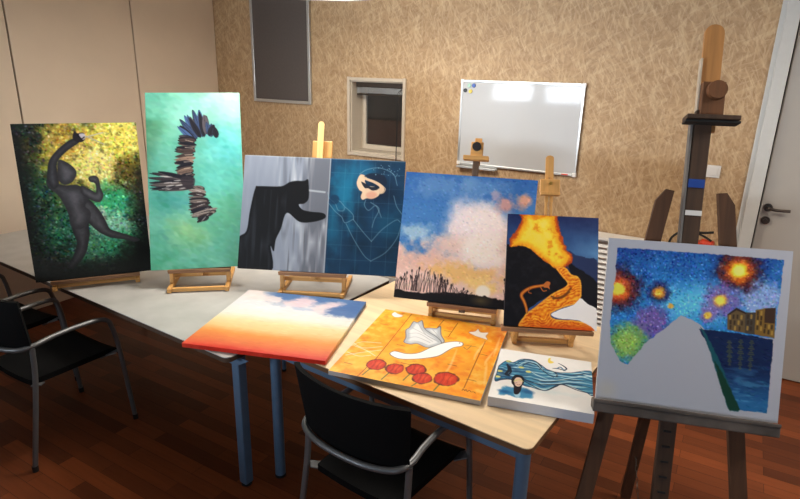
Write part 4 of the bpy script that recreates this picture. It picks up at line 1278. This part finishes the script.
def table(corner, ang, w, d, legs, top_mat, label, cr=0.03, apron=True, square=None):
    """Table whose front right corner stands at `corner`, turned by ang. legs: (x, y, radius) from that corner, x to the left, y to the back."""
    root = empty('table', I((corner[0], corner[1], 0), ang))
    def outline(r):
        pts = []
        for cx, cy, a0 in ((-r, d - r, 0), (-w + r, d - r, 90), (-w + r, r, 180), (-r, r, 270)):
            for k in range(7):
                a = R(a0 + 15 * k)
                pts.append((cx + r * math.cos(a), cy + r * math.sin(a)))
        return pts
    top = obj('tabletop', prism(bmesh.new(), outline(cr), T0 - 0.004, T0, 'XY'), top_mat, root)
    obj('edge_band', prism(bmesh.new(), outline(cr), T0 - 0.026, T0 - 0.004, 'XY'), M['band'] if apron else M['dark'], top)
    ins, ah = (0.03, 0.040) if apron else (0.09, 0.04)
    z = T0 - 0.026 - ah / 2
    bm = bmesh.new()
    for y in (ins, d - ins):
        box(bm, (-w / 2, y, z), (w - 2 * ins, 0.022, ah), 0.002)
    for x in (-ins, -w + ins):
        box(bm, (x, d / 2, z), (0.022, d - 2 * ins, ah), 0.002)
    obj('apron', bm, M['steel'], root)
    for k, (lx, ly, lr) in enumerate(legs):
        if square == k:
            bm = bmesh.new()
            box(bm, (-lx, ly, T0 / 2 - 0.007), (lr * 2, lr * 2, T0 - 0.038), 0.006)
            lg = obj('leg', bm, M['steel'], root)
            bm = prism(bmesh.new(), [(-lx - 0.16, T0 - 0.027), (-lx + 0.10, T0 - 0.027), (-lx + 0.02, T0 - 0.075), (-lx - 0.03, T0 - 0.075)], ly - lr - 0.004, ly - lr - 0.001)
            obj('gusset', bm, M['steel'], lg)
        else:
            lg = obj('leg', cyl(bmesh.new(), (-lx, ly, 0.012), (-lx, ly, T0 - 0.026), lr, seg=28), M['steel'], root, smooth=True)
        obj('foot_cap', cyl(bmesh.new(), (-lx, ly, 0.0), (-lx, ly, 0.014), lr * 1.06, seg=28), M['rubber'], lg, smooth=True)
    return tag(root, label, 'table')


table((-1.768, 1.555), R(-3.4), 2.80, 1.25, ((0.045, 0.10, 0.024), (0.69, 1.00, 0.014), (2.06, 0.85, 0.014), (2.70, 0.10, 0.024)), M['melamine'],
      'long grey-white table carrying the dancing figure, wing and cloaked figure paintings', apron=False, square=0)
table((-0.437, 1.655), R(-4.6), 1.312, 1.15, ((0.034, 0.034, 0.0255), (1.278, 0.034, 0.0255), (0.034, 1.116, 0.0255), (1.278, 1.116, 0.0255)), M['maple'],
      'wood-coloured table carrying the dove, sunset and volcano paintings')

# ---------------------------------------------------------------- chairs


def arm_path():
    right = [(0.250, 0.425, 0.585), (0.246, 0.408, 0.636), (0.239, 0.36, 0.657), (0.230, 0.24, 0.660), (0.234, 0.12, 0.657), (0.242, 0.03, 0.650), (0.214, -0.03, 0.642), (0.12, -0.065, 0.637), (0, -0.075, 0.636)]
    left = [(-x, y, z) for x, y, z in right[:-1]][::-1]
    return right + left


def make_chair(label):
    root = empty('armchair', I())
    tag(root, label, 'chair', 'black armchairs with tube frames')
    fr = obj('arm_tube', tube(bmesh.new(), smooth_path(arm_path(), 6), 0.0125, 14), M['chrome'], root, smooth=True)
    for sx in (-1, 1):
        lg = obj('leg', tube(bmesh.new(), smooth_path([(sx * 0.2505, 0.4265, 0.583), (sx * 0.256, 0.445, 0.45), (sx * 0.264, 0.48, 0.02)], 6), 0.0125, 14), M['chrome'], root, smooth=True)
        obj('foot_cap', cyl(bmesh.new(), (sx * 0.2645, 0.481, 0), (sx * 0.264, 0.4805, 0.03), 0.0145, seg=14), M['rubber'], lg, smooth=True)
        lg = obj('leg', tube(bmesh.new(), smooth_path([(sx * 0.243, 0.018, 0.640), (sx * 0.243, 0.004, 0.45), (sx * 0.25, -0.07, 0.02)], 6), 0.0125, 14), M['chrome'], root, smooth=True)
        obj('foot_cap', cyl(bmesh.new(), (sx * 0.2505, -0.071, 0), (sx * 0.25, -0.0705, 0.03), 0.0145, seg=14), M['rubber'], lg, smooth=True)
    # seat: a thin upholstered slab, a little dished, front edge rolled down
    bm = bmesh.new()
    nx, ny = 14, 14
    def seat_pt(i, j, lo):
        u, v = i / nx * 2 - 1, j / ny
        hw = 0.192 + 0.028 * v
        x = u * hw
        y = 0.012 + 0.462 * v
        z = 0.452 + 0.012 * v - 0.012 * (1 - u * u) - 0.028 * max(0, (v - 0.85) / 0.15) ** 2
        return (x, y, z - (0.030 if lo else 0))
    top = [[bm.verts.new(seat_pt(i, j, False)) for i in range(nx + 1)] for j in range(ny + 1)]
    bot = [[bm.verts.new(seat_pt(i, j, True)) for i in range(nx + 1)] for j in range(ny + 1)]
    for j in range(ny):
        for i in range(nx):
            bm.faces.new((top[j][i], top[j][i + 1], top[j + 1][i + 1], top[j + 1][i]))
            bm.faces.new((bot[j][i], bot[j + 1][i], bot[j + 1][i + 1], bot[j][i + 1]))
    for j in range(ny):
        bm.faces.new((top[j][0], top[j + 1][0], bot[j + 1][0], bot[j][0]))
        bm.faces.new((top[j][nx], bot[j][nx], bot[j + 1][nx], top[j + 1][nx]))
    for i in range(nx):
        bm.faces.new((top[0][i], bot[0][i], bot[0][i + 1], top[0][i + 1]))
        bm.faces.new((top[ny][i], top[ny][i + 1], bot[ny][i + 1], bot[ny][i]))
    obj('seat', bm, M['black'], root, smooth=True)
    # curved backrest shell above the tube
    bm = bmesh.new()
    nu, nv, th = 24, 8, 0.016
    def back_pt(i, j, o):
        u, v = i / nu * 2 - 1, j / nv
        hw = 0.248 + 0.022 * v
        x = hw * math.sin(u * 1.25) / math.sin(1.25)
        y = 0.012 - 0.072 * (math.cos(u * 1.25) - math.cos(1.25)) / (1 - math.cos(1.25)) - 0.035 * v
        z = 0.644 + (0.262 - 0.012 * abs(u) ** 4) * v - 0.006 * (1 - abs(u))
        return (x * (1 - o * 0.06), y + o * th, z)
    A = [[bm.verts.new(back_pt(i, j, 0)) for i in range(nu + 1)] for j in range(nv + 1)]
    B = [[bm.verts.new(back_pt(i, j, 1)) for i in range(nu + 1)] for j in range(nv + 1)]
    for j in range(nv):
        for i in range(nu):
            bm.faces.new((A[j][i], A[j][i + 1], A[j + 1][i + 1], A[j + 1][i]))
            bm.faces.new((B[j][i], B[j + 1][i], B[j + 1][i + 1], B[j][i + 1]))
        bm.faces.new((A[j][0], A[j + 1][0], B[j + 1][0], B[j][0]))
        bm.faces.new((A[j][nu], B[j][nu], B[j + 1][nu], A[j + 1][nu]))
    for i in range(nu):
        bm.faces.new((A[0][i], B[0][i], B[0][i + 1], A[0][i + 1]))
        bm.faces.new((A[nv][i], A[nv][i + 1], B[nv][i + 1], B[nv][i]))
    obj('backrest', bm, M['black'], root, smooth=True)
    # brackets joining seat and legs
    for sx in (-1, 1):
        obj('seat_bracket', bar(bmesh.new(), (sx * 0.205, 0.40, 0.432), (sx * 0.250, 0.435, 0.446), 0.05, 0.006, (0, 0, 1), 0.001), M['chrome'], root)
        obj('seat_bracket', bar(bmesh.new(), (sx * 0.188, 0.05, 0.420), (sx * 0.230, 0.010, 0.436), 0.045, 0.006, (0, 0, 1), 0.001), M['chrome'], root)
    br = bmesh.new()
    bar(br, (-0.205, 0.38, 0.422), (0.205, 0.38, 0.422), 0.03, 0.012, (0, 0, 1), 0.002)
    obj('crossbar', br, M['chrome'], root)
    return root


def copy_tree(o, parent=None):
    c = o.copy()
    COL.objects.link(c)
    if parent is not None:
        c.parent = parent
        c.matrix_parent_inverse = o.matrix_parent_inverse
    for ch in list(o.children):
        copy_tree(ch, c)
    return c


chair = make_chair('black armchair standing on the open floor at the left, nearest the left edge')
for i, (x, y, a, lab) in enumerate((
        (-3.005, 1.232, 0, chair['label']),
        (-1.045, 1.478, -5, 'black armchair in the foreground, its back to us, pushed under the wooden table'),
        (-3.66, 1.285, 3, 'black armchair half hidden behind the left chair, under the far table'))):
    o = chair if i == 0 else copy_tree(chair)
    o.matrix_world = I((x, y, 0), R(a))
    o['label'] = lab

# ---------------------------------------------------------------- tabletop easels


def table_easel(fr, ledge_w, tilt, label, thick=0.02, mast_len=0.5, front=0.09, back=0.24, clamp=None, posts=True, base_w=None, mast_w=0.032, low=False):
    """Small box easel. fr is the canvas matrix (origin under the middle of its face); the easel stands on the table top."""
    o3 = fr.translation
    U = fr.to_3x3().col[0]
    ang = math.atan2(U.y, U.x)
    root = empty('tabletop_easel', I((o3.x, o3.y, T0), ang))
    zl = o3.z - T0                      # height of the ledge top
    bw = base_w or ledge_w
    r = 0.013
    for sx in (-1, 1):
        b = bmesh.new()
        box(b, (sx * bw / 2, (back - front) / 2, 0.0145), (0.024, back + front, 0.026), 0.004)
        s = obj('side_rail', b, M['pine'], root)
        if posts:
            b = bmesh.new()
            py = max(0.006, -front + 0.013)
            bar(b, (sx * bw / 2, py, 0.028), (sx * bw / 2, min(py + 0.006, 0.03), zl - 0.018), 0.022, 0.024)
            obj('post', b, M['pine'], root)
    b = bmesh.new()
    if front > 0.03:
        box(b, (0, -front + 0.02, 0.0165), (bw - 0.025, 0.02, 0.022), 0.003)
    else:
        box(b, (0, max(0.03, -front + 0.03), 0.0165), (bw - 0.025, 0.02, 0.022), 0.003)
    obj('front_crossbar', b, M['pine_x'], root)
    b = bmesh.new()
    box(b, (0, back - 0.05, 0.0165), (bw - 0.025, 0.022, 0.022), 0.003)
    obj('rear_crossbar', b, M['pine_x'], root)
    if not low:
        b = bmesh.new()
        box(b, (0, max(0.046, -front + 0.04), zl * 0.55), (bw + 0.02, 0.018, 0.022), 0.003)
        obj('middle_crossbar', b, M['pine_x'], root)
    # ledge with a shallow lip
    b = bmesh.new()
    box(b, (0, 0.008, zl - 0.011), (ledge_w + 0.03, 0.052, 0.016), 0.003)
    box(b, (0, -0.0165, zl - 0.002), (ledge_w + 0.03, 0.008, 0.010), 0.002)
    obj('ledge', b, M['rail'], root)
    # mast and clamp, leaning with the canvas
    off = thick + 0.008
    lean = Matrix.Rotation(-tilt, 4, 'X')
    mm = Matrix.Translation((0, 0, zl)) @ lean
    b = bmesh.new()
    w = mast_w
    if clamp == 'slot':
        for sx in (-1, 1):
            box(b, (sx * w * 0.36, off + 0.009, mast_len * 0.46), (w * 0.36, 0.018, mast_len * 0.92), 0.002)
    else:
        box(b, (0, off + 0.009, mast_len / 2 - 0.02), (w, 0.018, mast_len + 0.04), 0.003)
    mst = obj('mast', b, M['grey'] if clamp == 'knob' else M['pine'], root, mm)
    # strut from the rear of the base to the mast
    p = mm @ Vector((0, off + 0.024, mast_len * 0.55))
    b = bmesh.new()
    bar(b, (0, back - 0.05, 0.03), (p.x, p.y, p.z), 0.026, 0.014, (0, 1, 0), 0.002)
    obj('rear_strut', b, M['pine'], root)
    if clamp == 'block':                # rounded tongue above a pale block
        b = bmesh.new()
        hh = mast_len
        pts = [(-0.017, hh - 0.12), (0.017, hh - 0.12), (0.017, hh + 0.11)] + [(0.017 * math.cos(R(a)), hh + 0.11 + 0.017 * math.sin(R(a))) for a in range(20, 180, 20)] + [(-0.017, hh + 0.11)]
        prism(b, pts, off - 0.006, off + 0.001)
        obj('tongue', b, M['pale'], mst, Matrix())
        b = bmesh.new()
        box(b, (0.008, off + 0.030, hh - 0.03), (0.115, 0.022, 0.10), 0.003)
        obj('clamp', b, M['pine'], root, mm)
    if clamp == 'knob':
        hh = mast_len
        b = bmesh.new()
        box(b, (0, off + 0.028, hh + 0.05), (0.036, 0.016, 0.14), 0.003)
        obj('tongue', b, M['pine'], mst, Matrix())
        b = bmesh.new()
        box(b, (0, off - 0.008, hh + 0.045), (0.062, 0.024, 0.095), 0.003)
        box(b, (0, off - 0.010, hh + 0.010), (0.128, 0.050, 0.022), 0.003)
        cl = obj('clamp', b, M['pine_x'], root, mm)
        b = cyl(bmesh.new(), (0, off - 0.022, hh + 0.066), (0, off - 0.040, hh + 0.066), 0.022, seg=28)
        obj('knob', b, M['knob'], cl, Matrix(), smooth=True)
    if clamp == 'slot':
        hh = mast_len
        b = bmesh.new()
        w2 = 0.0185
        pts = [(-w2, hh - 0.10), (-0.004, hh - 0.10), (-0.004, hh + 0.02), (0.004, hh + 0.02), (0.004, hh - 0.10), (w2, hh - 0.10), (w2, hh + 0.115)] + [(w2 * math.cos(R(a)), hh + 0.115 + w2 * 0.7 * math.sin(R(a))) for a in range(20, 180, 20)] + [(-w2, hh + 0.115)]
        prism(b, pts, off - 0.004, off + 0.010)
        obj('tongue', b, M['pine'], mst, Matrix())
        b = bmesh.new()
        box(b, (0, off - 0.018, hh - 0.028), (0.092, 0.026, 0.066), 0.004)
        box(b, (0, off - 0.026, hh - 0.066), (0.088, 0.034, 0.014), 0.003)
        cl = obj('clamp', b, M['pine'], root, mm)
        b = cyl(bmesh.new(), (0, off - 0.030, hh - 0.018), (0, off - 0.042, hh - 0.018), 0.008, seg=18)
        obj('screw', b, M['brass'], cl, Matrix(), smooth=True)
    return tag(root, label, 'easel', 'tabletop easels')


def pm(k):
    return PAINTINGS[k].matrix_world.copy()


def fr_of(x, y, z, yaw):
    mt = Matrix.Rotation(yaw, 4, 'Z')
    mt.translation = (x, y, z)
    return mt


table_easel(fr_of(-3.019, 1.763, 0.80, R(55.0)), 0.42, R(4), 'low wooden easel holding the dancing figure painting', mast_len=0.5, front=0.02, back=0.24, posts=True, low=True)
table_easel(fr_of(-2.54, 2.086, 0.848, R(40.7)), 0.31, R(21), 'wooden box easel holding the turquoise wing painting', mast_len=0.62, front=0.10, back=0.26)
table_easel(fr_of(-1.937, 2.355, 0.867, R(26.7)), 0.35, R(20.5), 'wooden easel with pale rounded tongue holding the cloaked figure painting', mast_len=0.735, front=0.06, back=0.26, clamp='block')
table_easel(fr_of(-1.07, 2.459, 0.838, R(17.0)), 0.32, R(18.4), 'wooden easel with black clamp knob holding the sunset painting', mast_len=0.735, front=-0.015, back=0.26, clamp='knob')
table_easel(fr_of(-0.615, 2.388, 0.858, R(25.6)), 0.38, R(25.5), 'wooden easel with slotted tongue and brass screw holding the volcano painting', mast_len=0.69, front=-0.06, back=0.26, clamp='slot', base_w=0.26)

# ---------------------------------------------------------------- the tall studio easel
root = empty('studio_easel', I((0, 0, 0)))
tag(root, 'tall dark wooden studio easel on the floor holding the unfinished canal canvas', 'easel')
fm = frame(-0.015, 2.033, 0.836, R(17.2), R(16.8), 0) @ Matrix.Translation((0, 0, -0.036))
zf = 0.836 / math.cos(R(16.8)) - 0.036       # distance down the lean to the floor
def leg_poly(u0, v0, u1, v1, w, chamfer=0):
    return u0, v0, u1, v1, w
def lean_bar(name, u0, v0, u1, v1, w, y0, t, mat, parent=root, bevel=0.003):
    b = bmesh.new()
    bar(b, (u0, y0 + t / 2, v0), (u1, y0 + t / 2, v1), w, t, (0, 1, 0), bevel)
    return obj(name, b, mat, parent, fm)
OY = 0.036
def side_leg(top, foot, cut):
    b = bmesh.new()
    (u0, v0), (u1, v1) = top, foot
    d = Vector((u1 - u0, v1 - v0)).normalized()
    nrm = Vector((-d.y, d.x)) * 0.026
    if nrm.x < 0:
        nrm = -nrm
    # top end bevelled on the outer side, bottom end cut level with the floor
    outer = -nrm if cut < 0 else nrm
    inner = -outer
    a = Vector((u0, v0))
    e = Vector((u1, v1))
    poly = [a + inner, a + outer * 0.1, a + outer + d * 0.045, e + outer, e + inner]
    prism(b, [(q.x, q.y) for q in poly], OY, OY + 0.026)
    obj('front_leg', b, M['leg'], root, fm)
side_leg((-0.118, 0.815), (-0.372, -zf + 0.012), -1)
side_leg((0.078, 0.815), (0.292, -zf + 0.012), 1)
mast = lean_bar('mast', -0.045, -0.52, -0.021, 1.10, 0.056, OY - 0.012, 0.03, M['dark'])
b = bmesh.new()
box(b, (-0.060, OY + 0.003, 0.62), (0.008, 0.034, 0.9), 0.001)
obj('mast_side_strip', b, M['strip'], root, fm)
for v, mt, hgt in ((0.84, M['blue'], 0.030), (0.735, M['plate'], 0.018)):
    b = bmesh.new()
    box(b, (-0.0265, OY - 0.0135, v), (0.054, 0.003, hgt), 0.0005)
    obj('tape_mark', b, mt, mast, Matrix())
for k in range(9):
    obj('notch_shade', bx((-0.0405, OY - 0.0135, -0.05 - 0.055 * k), (0.026, 0.006, 0.007), 0.001), M['rubber'], mast, Matrix())  # raised black block in place of the shade inside a cut notch
b = bmesh.new()
pts = [(-0.038, 1.03), (0.026, 1.03), (0.026, 1.385)] + [(-0.006 + 0.032 * math.cos(R(a)), 1.385 + 0.030 * math.sin(R(a))) for a in range(15, 180, 15)] + [(-0.038, 1.385)]
prism(b, pts, OY + 0.019, OY + 0.037)
tg = obj('upper_tongue', b, M['honey'], root, fm)
b = bmesh.new()
box(b, (-0.0425, OY + 0.020, 1.19), (0.006, 0.030, 0.20), 0.001)
obj('tongue_edge', b, M['strip2'], root, fm)
b = bmesh.new()
box(b, (-0.002, OY - 0.006, 1.135), (0.074, 0.046, 0.125), 0.003)
cl = obj('clamp_block', b, M['brown'], root, fm)
b = cyl(bmesh.new(), (0.004, OY - 0.028, 1.165), (0.004, OY - 0.052, 1.165), 0.034, 0.031, seg=32)
obj('clamp_knob', b, M['brown'], cl, Matrix(), smooth=True)
b = bmesh.new()
box(b, (-0.004, OY - 0.030, 1.066), (0.170, 0.075, 0.016), 0.003)
obj('canvas_grip', b, M['dark'], root, fm)
b = bmesh.new()
box(b, (-0.004, OY - 0.032, 1.052), (0.176, 0.055, 0.009), 0.002)
obj('grip_pad', b, M['gap'], root, fm)
# paint tray that carries the canvas
b = bmesh.new()
box(b, (-0.004, 0.008, 0.014), (0.604, 0.070, 0.036), 0.004)
box(b, (-0.004, -0.026, 0.037), (0.604, 0.008, 0.012), 0.002)
tr = obj('canvas_tray', b, M['tray'], root, fm)
# crossbars between the legs
lean_bar('crossbar', -0.115, 0.60, 0.085, 0.60, 0.05, OY + 0.027, 0.02, M['brown'])
lean_bar('crossbar', -0.31, -0.56, 0.235, -0.56, 0.05, OY + 0.027, 0.02, M['grey'])
# rear leg, hinged at the upper crossbar
hp = fm @ Vector((-0.02, OY + 0.066, 0.60))
foot = fm @ Vector((-0.05, OY, -zf))
foot = Vector((-0.192, 2.55, 0.012))
b = bmesh.new()
bar(b, hp, foot, 0.046, 0.026, fm.to_3x3().col[1], 0.003)
obj('rear_leg', b, M['leg'], root)
# safety chain between mast and rear leg
q0 = fm @ Vector((-0.085, OY + 0.04, -0.45))
b = bmesh.new()
a0 = fm @ Vector((-0.02, OY + 0.050, -0.558))
a1 = hp.lerp(foot, 0.78)
for k in range(26):
    t = k / 26
    pnt = a0.lerp(a1, t) + Vector((0, 0, -0.10 * 4 * t * (1 - t)))
    t2 = (k + 1) / 26
    pn2 = a0.lerp(a1, t2) + Vector((0, 0, -0.10 * 4 * t2 * (1 - t2)))
    dd = (pn2 - pnt)
    sd = Vector((dd.y, -dd.x, 0)).normalized() if k % 2 else Vector((0, 0, 1))
    ring = [pnt.lerp(pn2, 0.5) + dd * 0.62 * math.cos(2 * PI * j / 8) + sd * 0.0045 * math.sin(2 * PI * j / 8) for j in range(9)]
    tube(b, ring, 0.0014, 5)
obj('chain', b, M['bronze'], root)

# ---------------------------------------------------------------- things on the back wall
wb = empty('whiteboard', I((-1.515, YB - 0.001, 1.225)))
tag(wb, 'whiteboard in a thin aluminium frame on the strand board wall', 'whiteboard')
BW, BH = 0.975, 0.67
obj('writing_surface', bx((0, -0.012, BH / 2), (BW - 0.03, 0.012, BH - 0.03)), M['white'], wb)
b = bmesh.new()
for sx in (-1, 1):
    box(b, (sx * (BW / 2 - 0.009), -0.012, BH / 2), (0.018, 0.020, BH), 0.003)
for z in (0.009, BH - 0.009):
    box(b, (0, -0.012, z), (BW - 0.036, 0.020, 0.018), 0.003)
obj('frame', b, M['alu'], wb)
for sx in (-1, 1):
    for z in (0.012, BH - 0.012):
        obj('corner_cap', bx((sx * (BW / 2 - 0.012), -0.0135, z), (0.032, 0.024, 0.032), 0.006), M['plate'], wb)
b = bmesh.new()
box(b, (-0.305, -0.035, -0.018), (0.335, 0.06, 0.006), 0.002)
box(b, (-0.305, -0.064, -0.012), (0.335, 0.005, 0.016), 0.002)
box(b, (-0.305, -0.006, -0.006), (0.335, 0.006, 0.026), 0.002)
obj('pen_tray', b, M['alu'], wb)
obj('maker_mark', bx((0.405, -0.0225, 0.010), (0.05, 0.002, 0.009)), M['red'], wb)
for x, z, mt, lab in ((-1.892, 1.852, 'blue', 'round blue magnet at the top left of the whiteboard'), (-1.930, 1.852, 'mint', 'round pale green magnet beside the blue one on the whiteboard'),
                      (-1.963, 1.813, 'knob', 'round black magnet, lowest and leftmost on the whiteboard'), (-1.918, 1.808, 'yellow', 'round yellow magnet below the blue one on the whiteboard')):
    b = cyl(bmesh.new(), (0, 0, 0), (0, -0.008, 0), 0.0165, 0.0145, seg=24)
    tag(obj('magnet', b, M[mt], None, I((x, YB - 0.0196, z)), smooth=True), lab, 'magnet', 'magnets on the whiteboard')

nb = empty('notice_board', I((-3.888, YB - 0.001, 1.625)))
tag(nb, 'large dark grey board in a silver frame high on the wall', 'board')
NW, NH = 0.72, 1.02
obj('board_panel', bx((0, -0.013, NH / 2), (NW - 0.04, 0.012, NH - 0.04)), M['slate'], nb)
b = bmesh.new()
for sx in (-1, 1):
    box(b, (sx * (NW / 2 - 0.014), -0.014, NH / 2), (0.028, 0.026, NH), 0.003)
for z in (0.014, NH - 0.014):
    box(b, (0, -0.014, z), (NW - 0.056, 0.026, 0.028), 0.003)
obj('frame', b, M['alu'], nb)

sw = empty('light_switch', I((-0.133, YB - 0.001, 1.36)))
tag(sw, 'white light switch on the strand board wall beside the door', 'light switch')
obj('plate', bx((0, -0.005, 0), (0.082, 0.010, 0.082), 0.003), M['plate'], sw)
obj('rocker', bx((0, -0.012, 0), (0.052, 0.007, 0.052), 0.002), M['plate'], sw)

# louvred radiator cover along the wall
RX0, RX1, RZ = -0.98, -0.03, 0.84
rc = empty('radiator_cover', I(((RX0 + RX1) / 2, YB - 0.02, 0)))
tag(rc, 'white louvred radiator cover low against the strand board wall', 'radiator cover')
w = RX1 - RX0
b = bmesh.new()
for sx in (-1, 1):
    box(b, (sx * (w / 2 - 0.012), -0.085, RZ / 2 - 0.012), (0.024, 0.15, RZ - 0.024), 0.003)
box(b, (0, -0.154, 0.06), (w - 0.05, 0.016, 0.12), 0.003)
box(b, (0, -0.017, RZ / 2), (w - 0.05, 0.014, RZ - 0.06), 0.002)
obj('casing', b, M['plate'], rc)
obj('top_board', bx((0, -0.089, RZ - 0.010), (w + 0.02, 0.170, 0.020), 0.004), M['plate'], rc)
for k in range(17):
    obj('louvre', bx((0, -0.15, 0.15 + 0.039 * k), (w - 0.05, 0.030, 0.006), 0.001, Matrix.Rotation(R(38), 3, 'X')), M['plate'], rc)
# red plug and black cable lying on the cover
pl = empty('extension_cable', I((-0.17, YB - 0.10, RZ + 0.0005)))
tag(pl, 'black looped cable with a red plug on the radiator cover behind the tall easel', 'cable')
b = bmesh.new()
cyl(b, (0.05, -0.01, 0.05), (0.12, -0.03, 0.052), 0.030, 0.026, seg=24)
cyl(b, (0.05, -0.01, 0.0), (0.05, -0.01, 0.06), 0.034, seg=24)
obj('plug', b, M['red'], pl, smooth=True)
b = bmesh.new()
tube(b, smooth_path([(-0.15, 0.0, 0.009), (-0.135, -0.01, 0.06), (-0.09, -0.02, 0.105), (-0.02, -0.02, 0.12), (0.05, -0.03, 0.125), (0.11, -0.04, 0.14)], 8), 0.008, 10)
tube(b, smooth_path([(0.02, -0.01, 0.11), (0.06, -0.03, 0.10), (0.105, -0.05, 0.082)], 8), 0.007, 10)
tube(b, smooth_path([(-0.15, 0.0, 0.009), (-0.10, 0.02, 0.009), (-0.02, 0.01, 0.009), (0.03, -0.008, 0.02)], 8), 0.008, 10)
obj('cord', b, M['rubber'], pl, smooth=True)

# ---------------------------------------------------------------- round ceiling lamps


def round_lamp(c, label):
    root = empty('round_lamp', I(c))
    tag(root, label, 'lamp')
    rr = 0.41
    obj('shade_ring', lathe(bmesh.new(), [(rr - 0.012, -0.006), (rr, -0.006), (rr, 0.075), (0.0, 0.075), (0.0, 0.07), (rr - 0.012, 0.07), (rr - 0.012, -0.006)], (0, 0, 0), 72), M['lampcase'], root, smooth=True)
    obj('diffuser', lathe(bmesh.new(), [(0.0, 0.0), (rr - 0.013, 0.0), (rr - 0.013, 0.008), (0.0, 0.008)], (0, 0, 0), 72), M['lamp'], root)
    b = bmesh.new()
    for k in range(3):
        a = 2 * PI * k / 3
        tube(b, [(0.3 * math.cos(a), 0.3 * math.sin(a), 0.074), (0, 0, ZC - c[2] - 0.03)], 0.0015, 6)
    cyl(b, (0, 0, ZC - c[2] - 0.03), (0, 0, ZC - c[2] - 0.0005), 0.05, seg=24)
    obj('suspension', b, M['lampcase'], root)
    return root


round_lamp(PEND, 'round white lamp hanging over the tables, only its rim in view')
round_lamp(PEND_FILL, 'round white lamp added out of view near the door to brighten the floor')
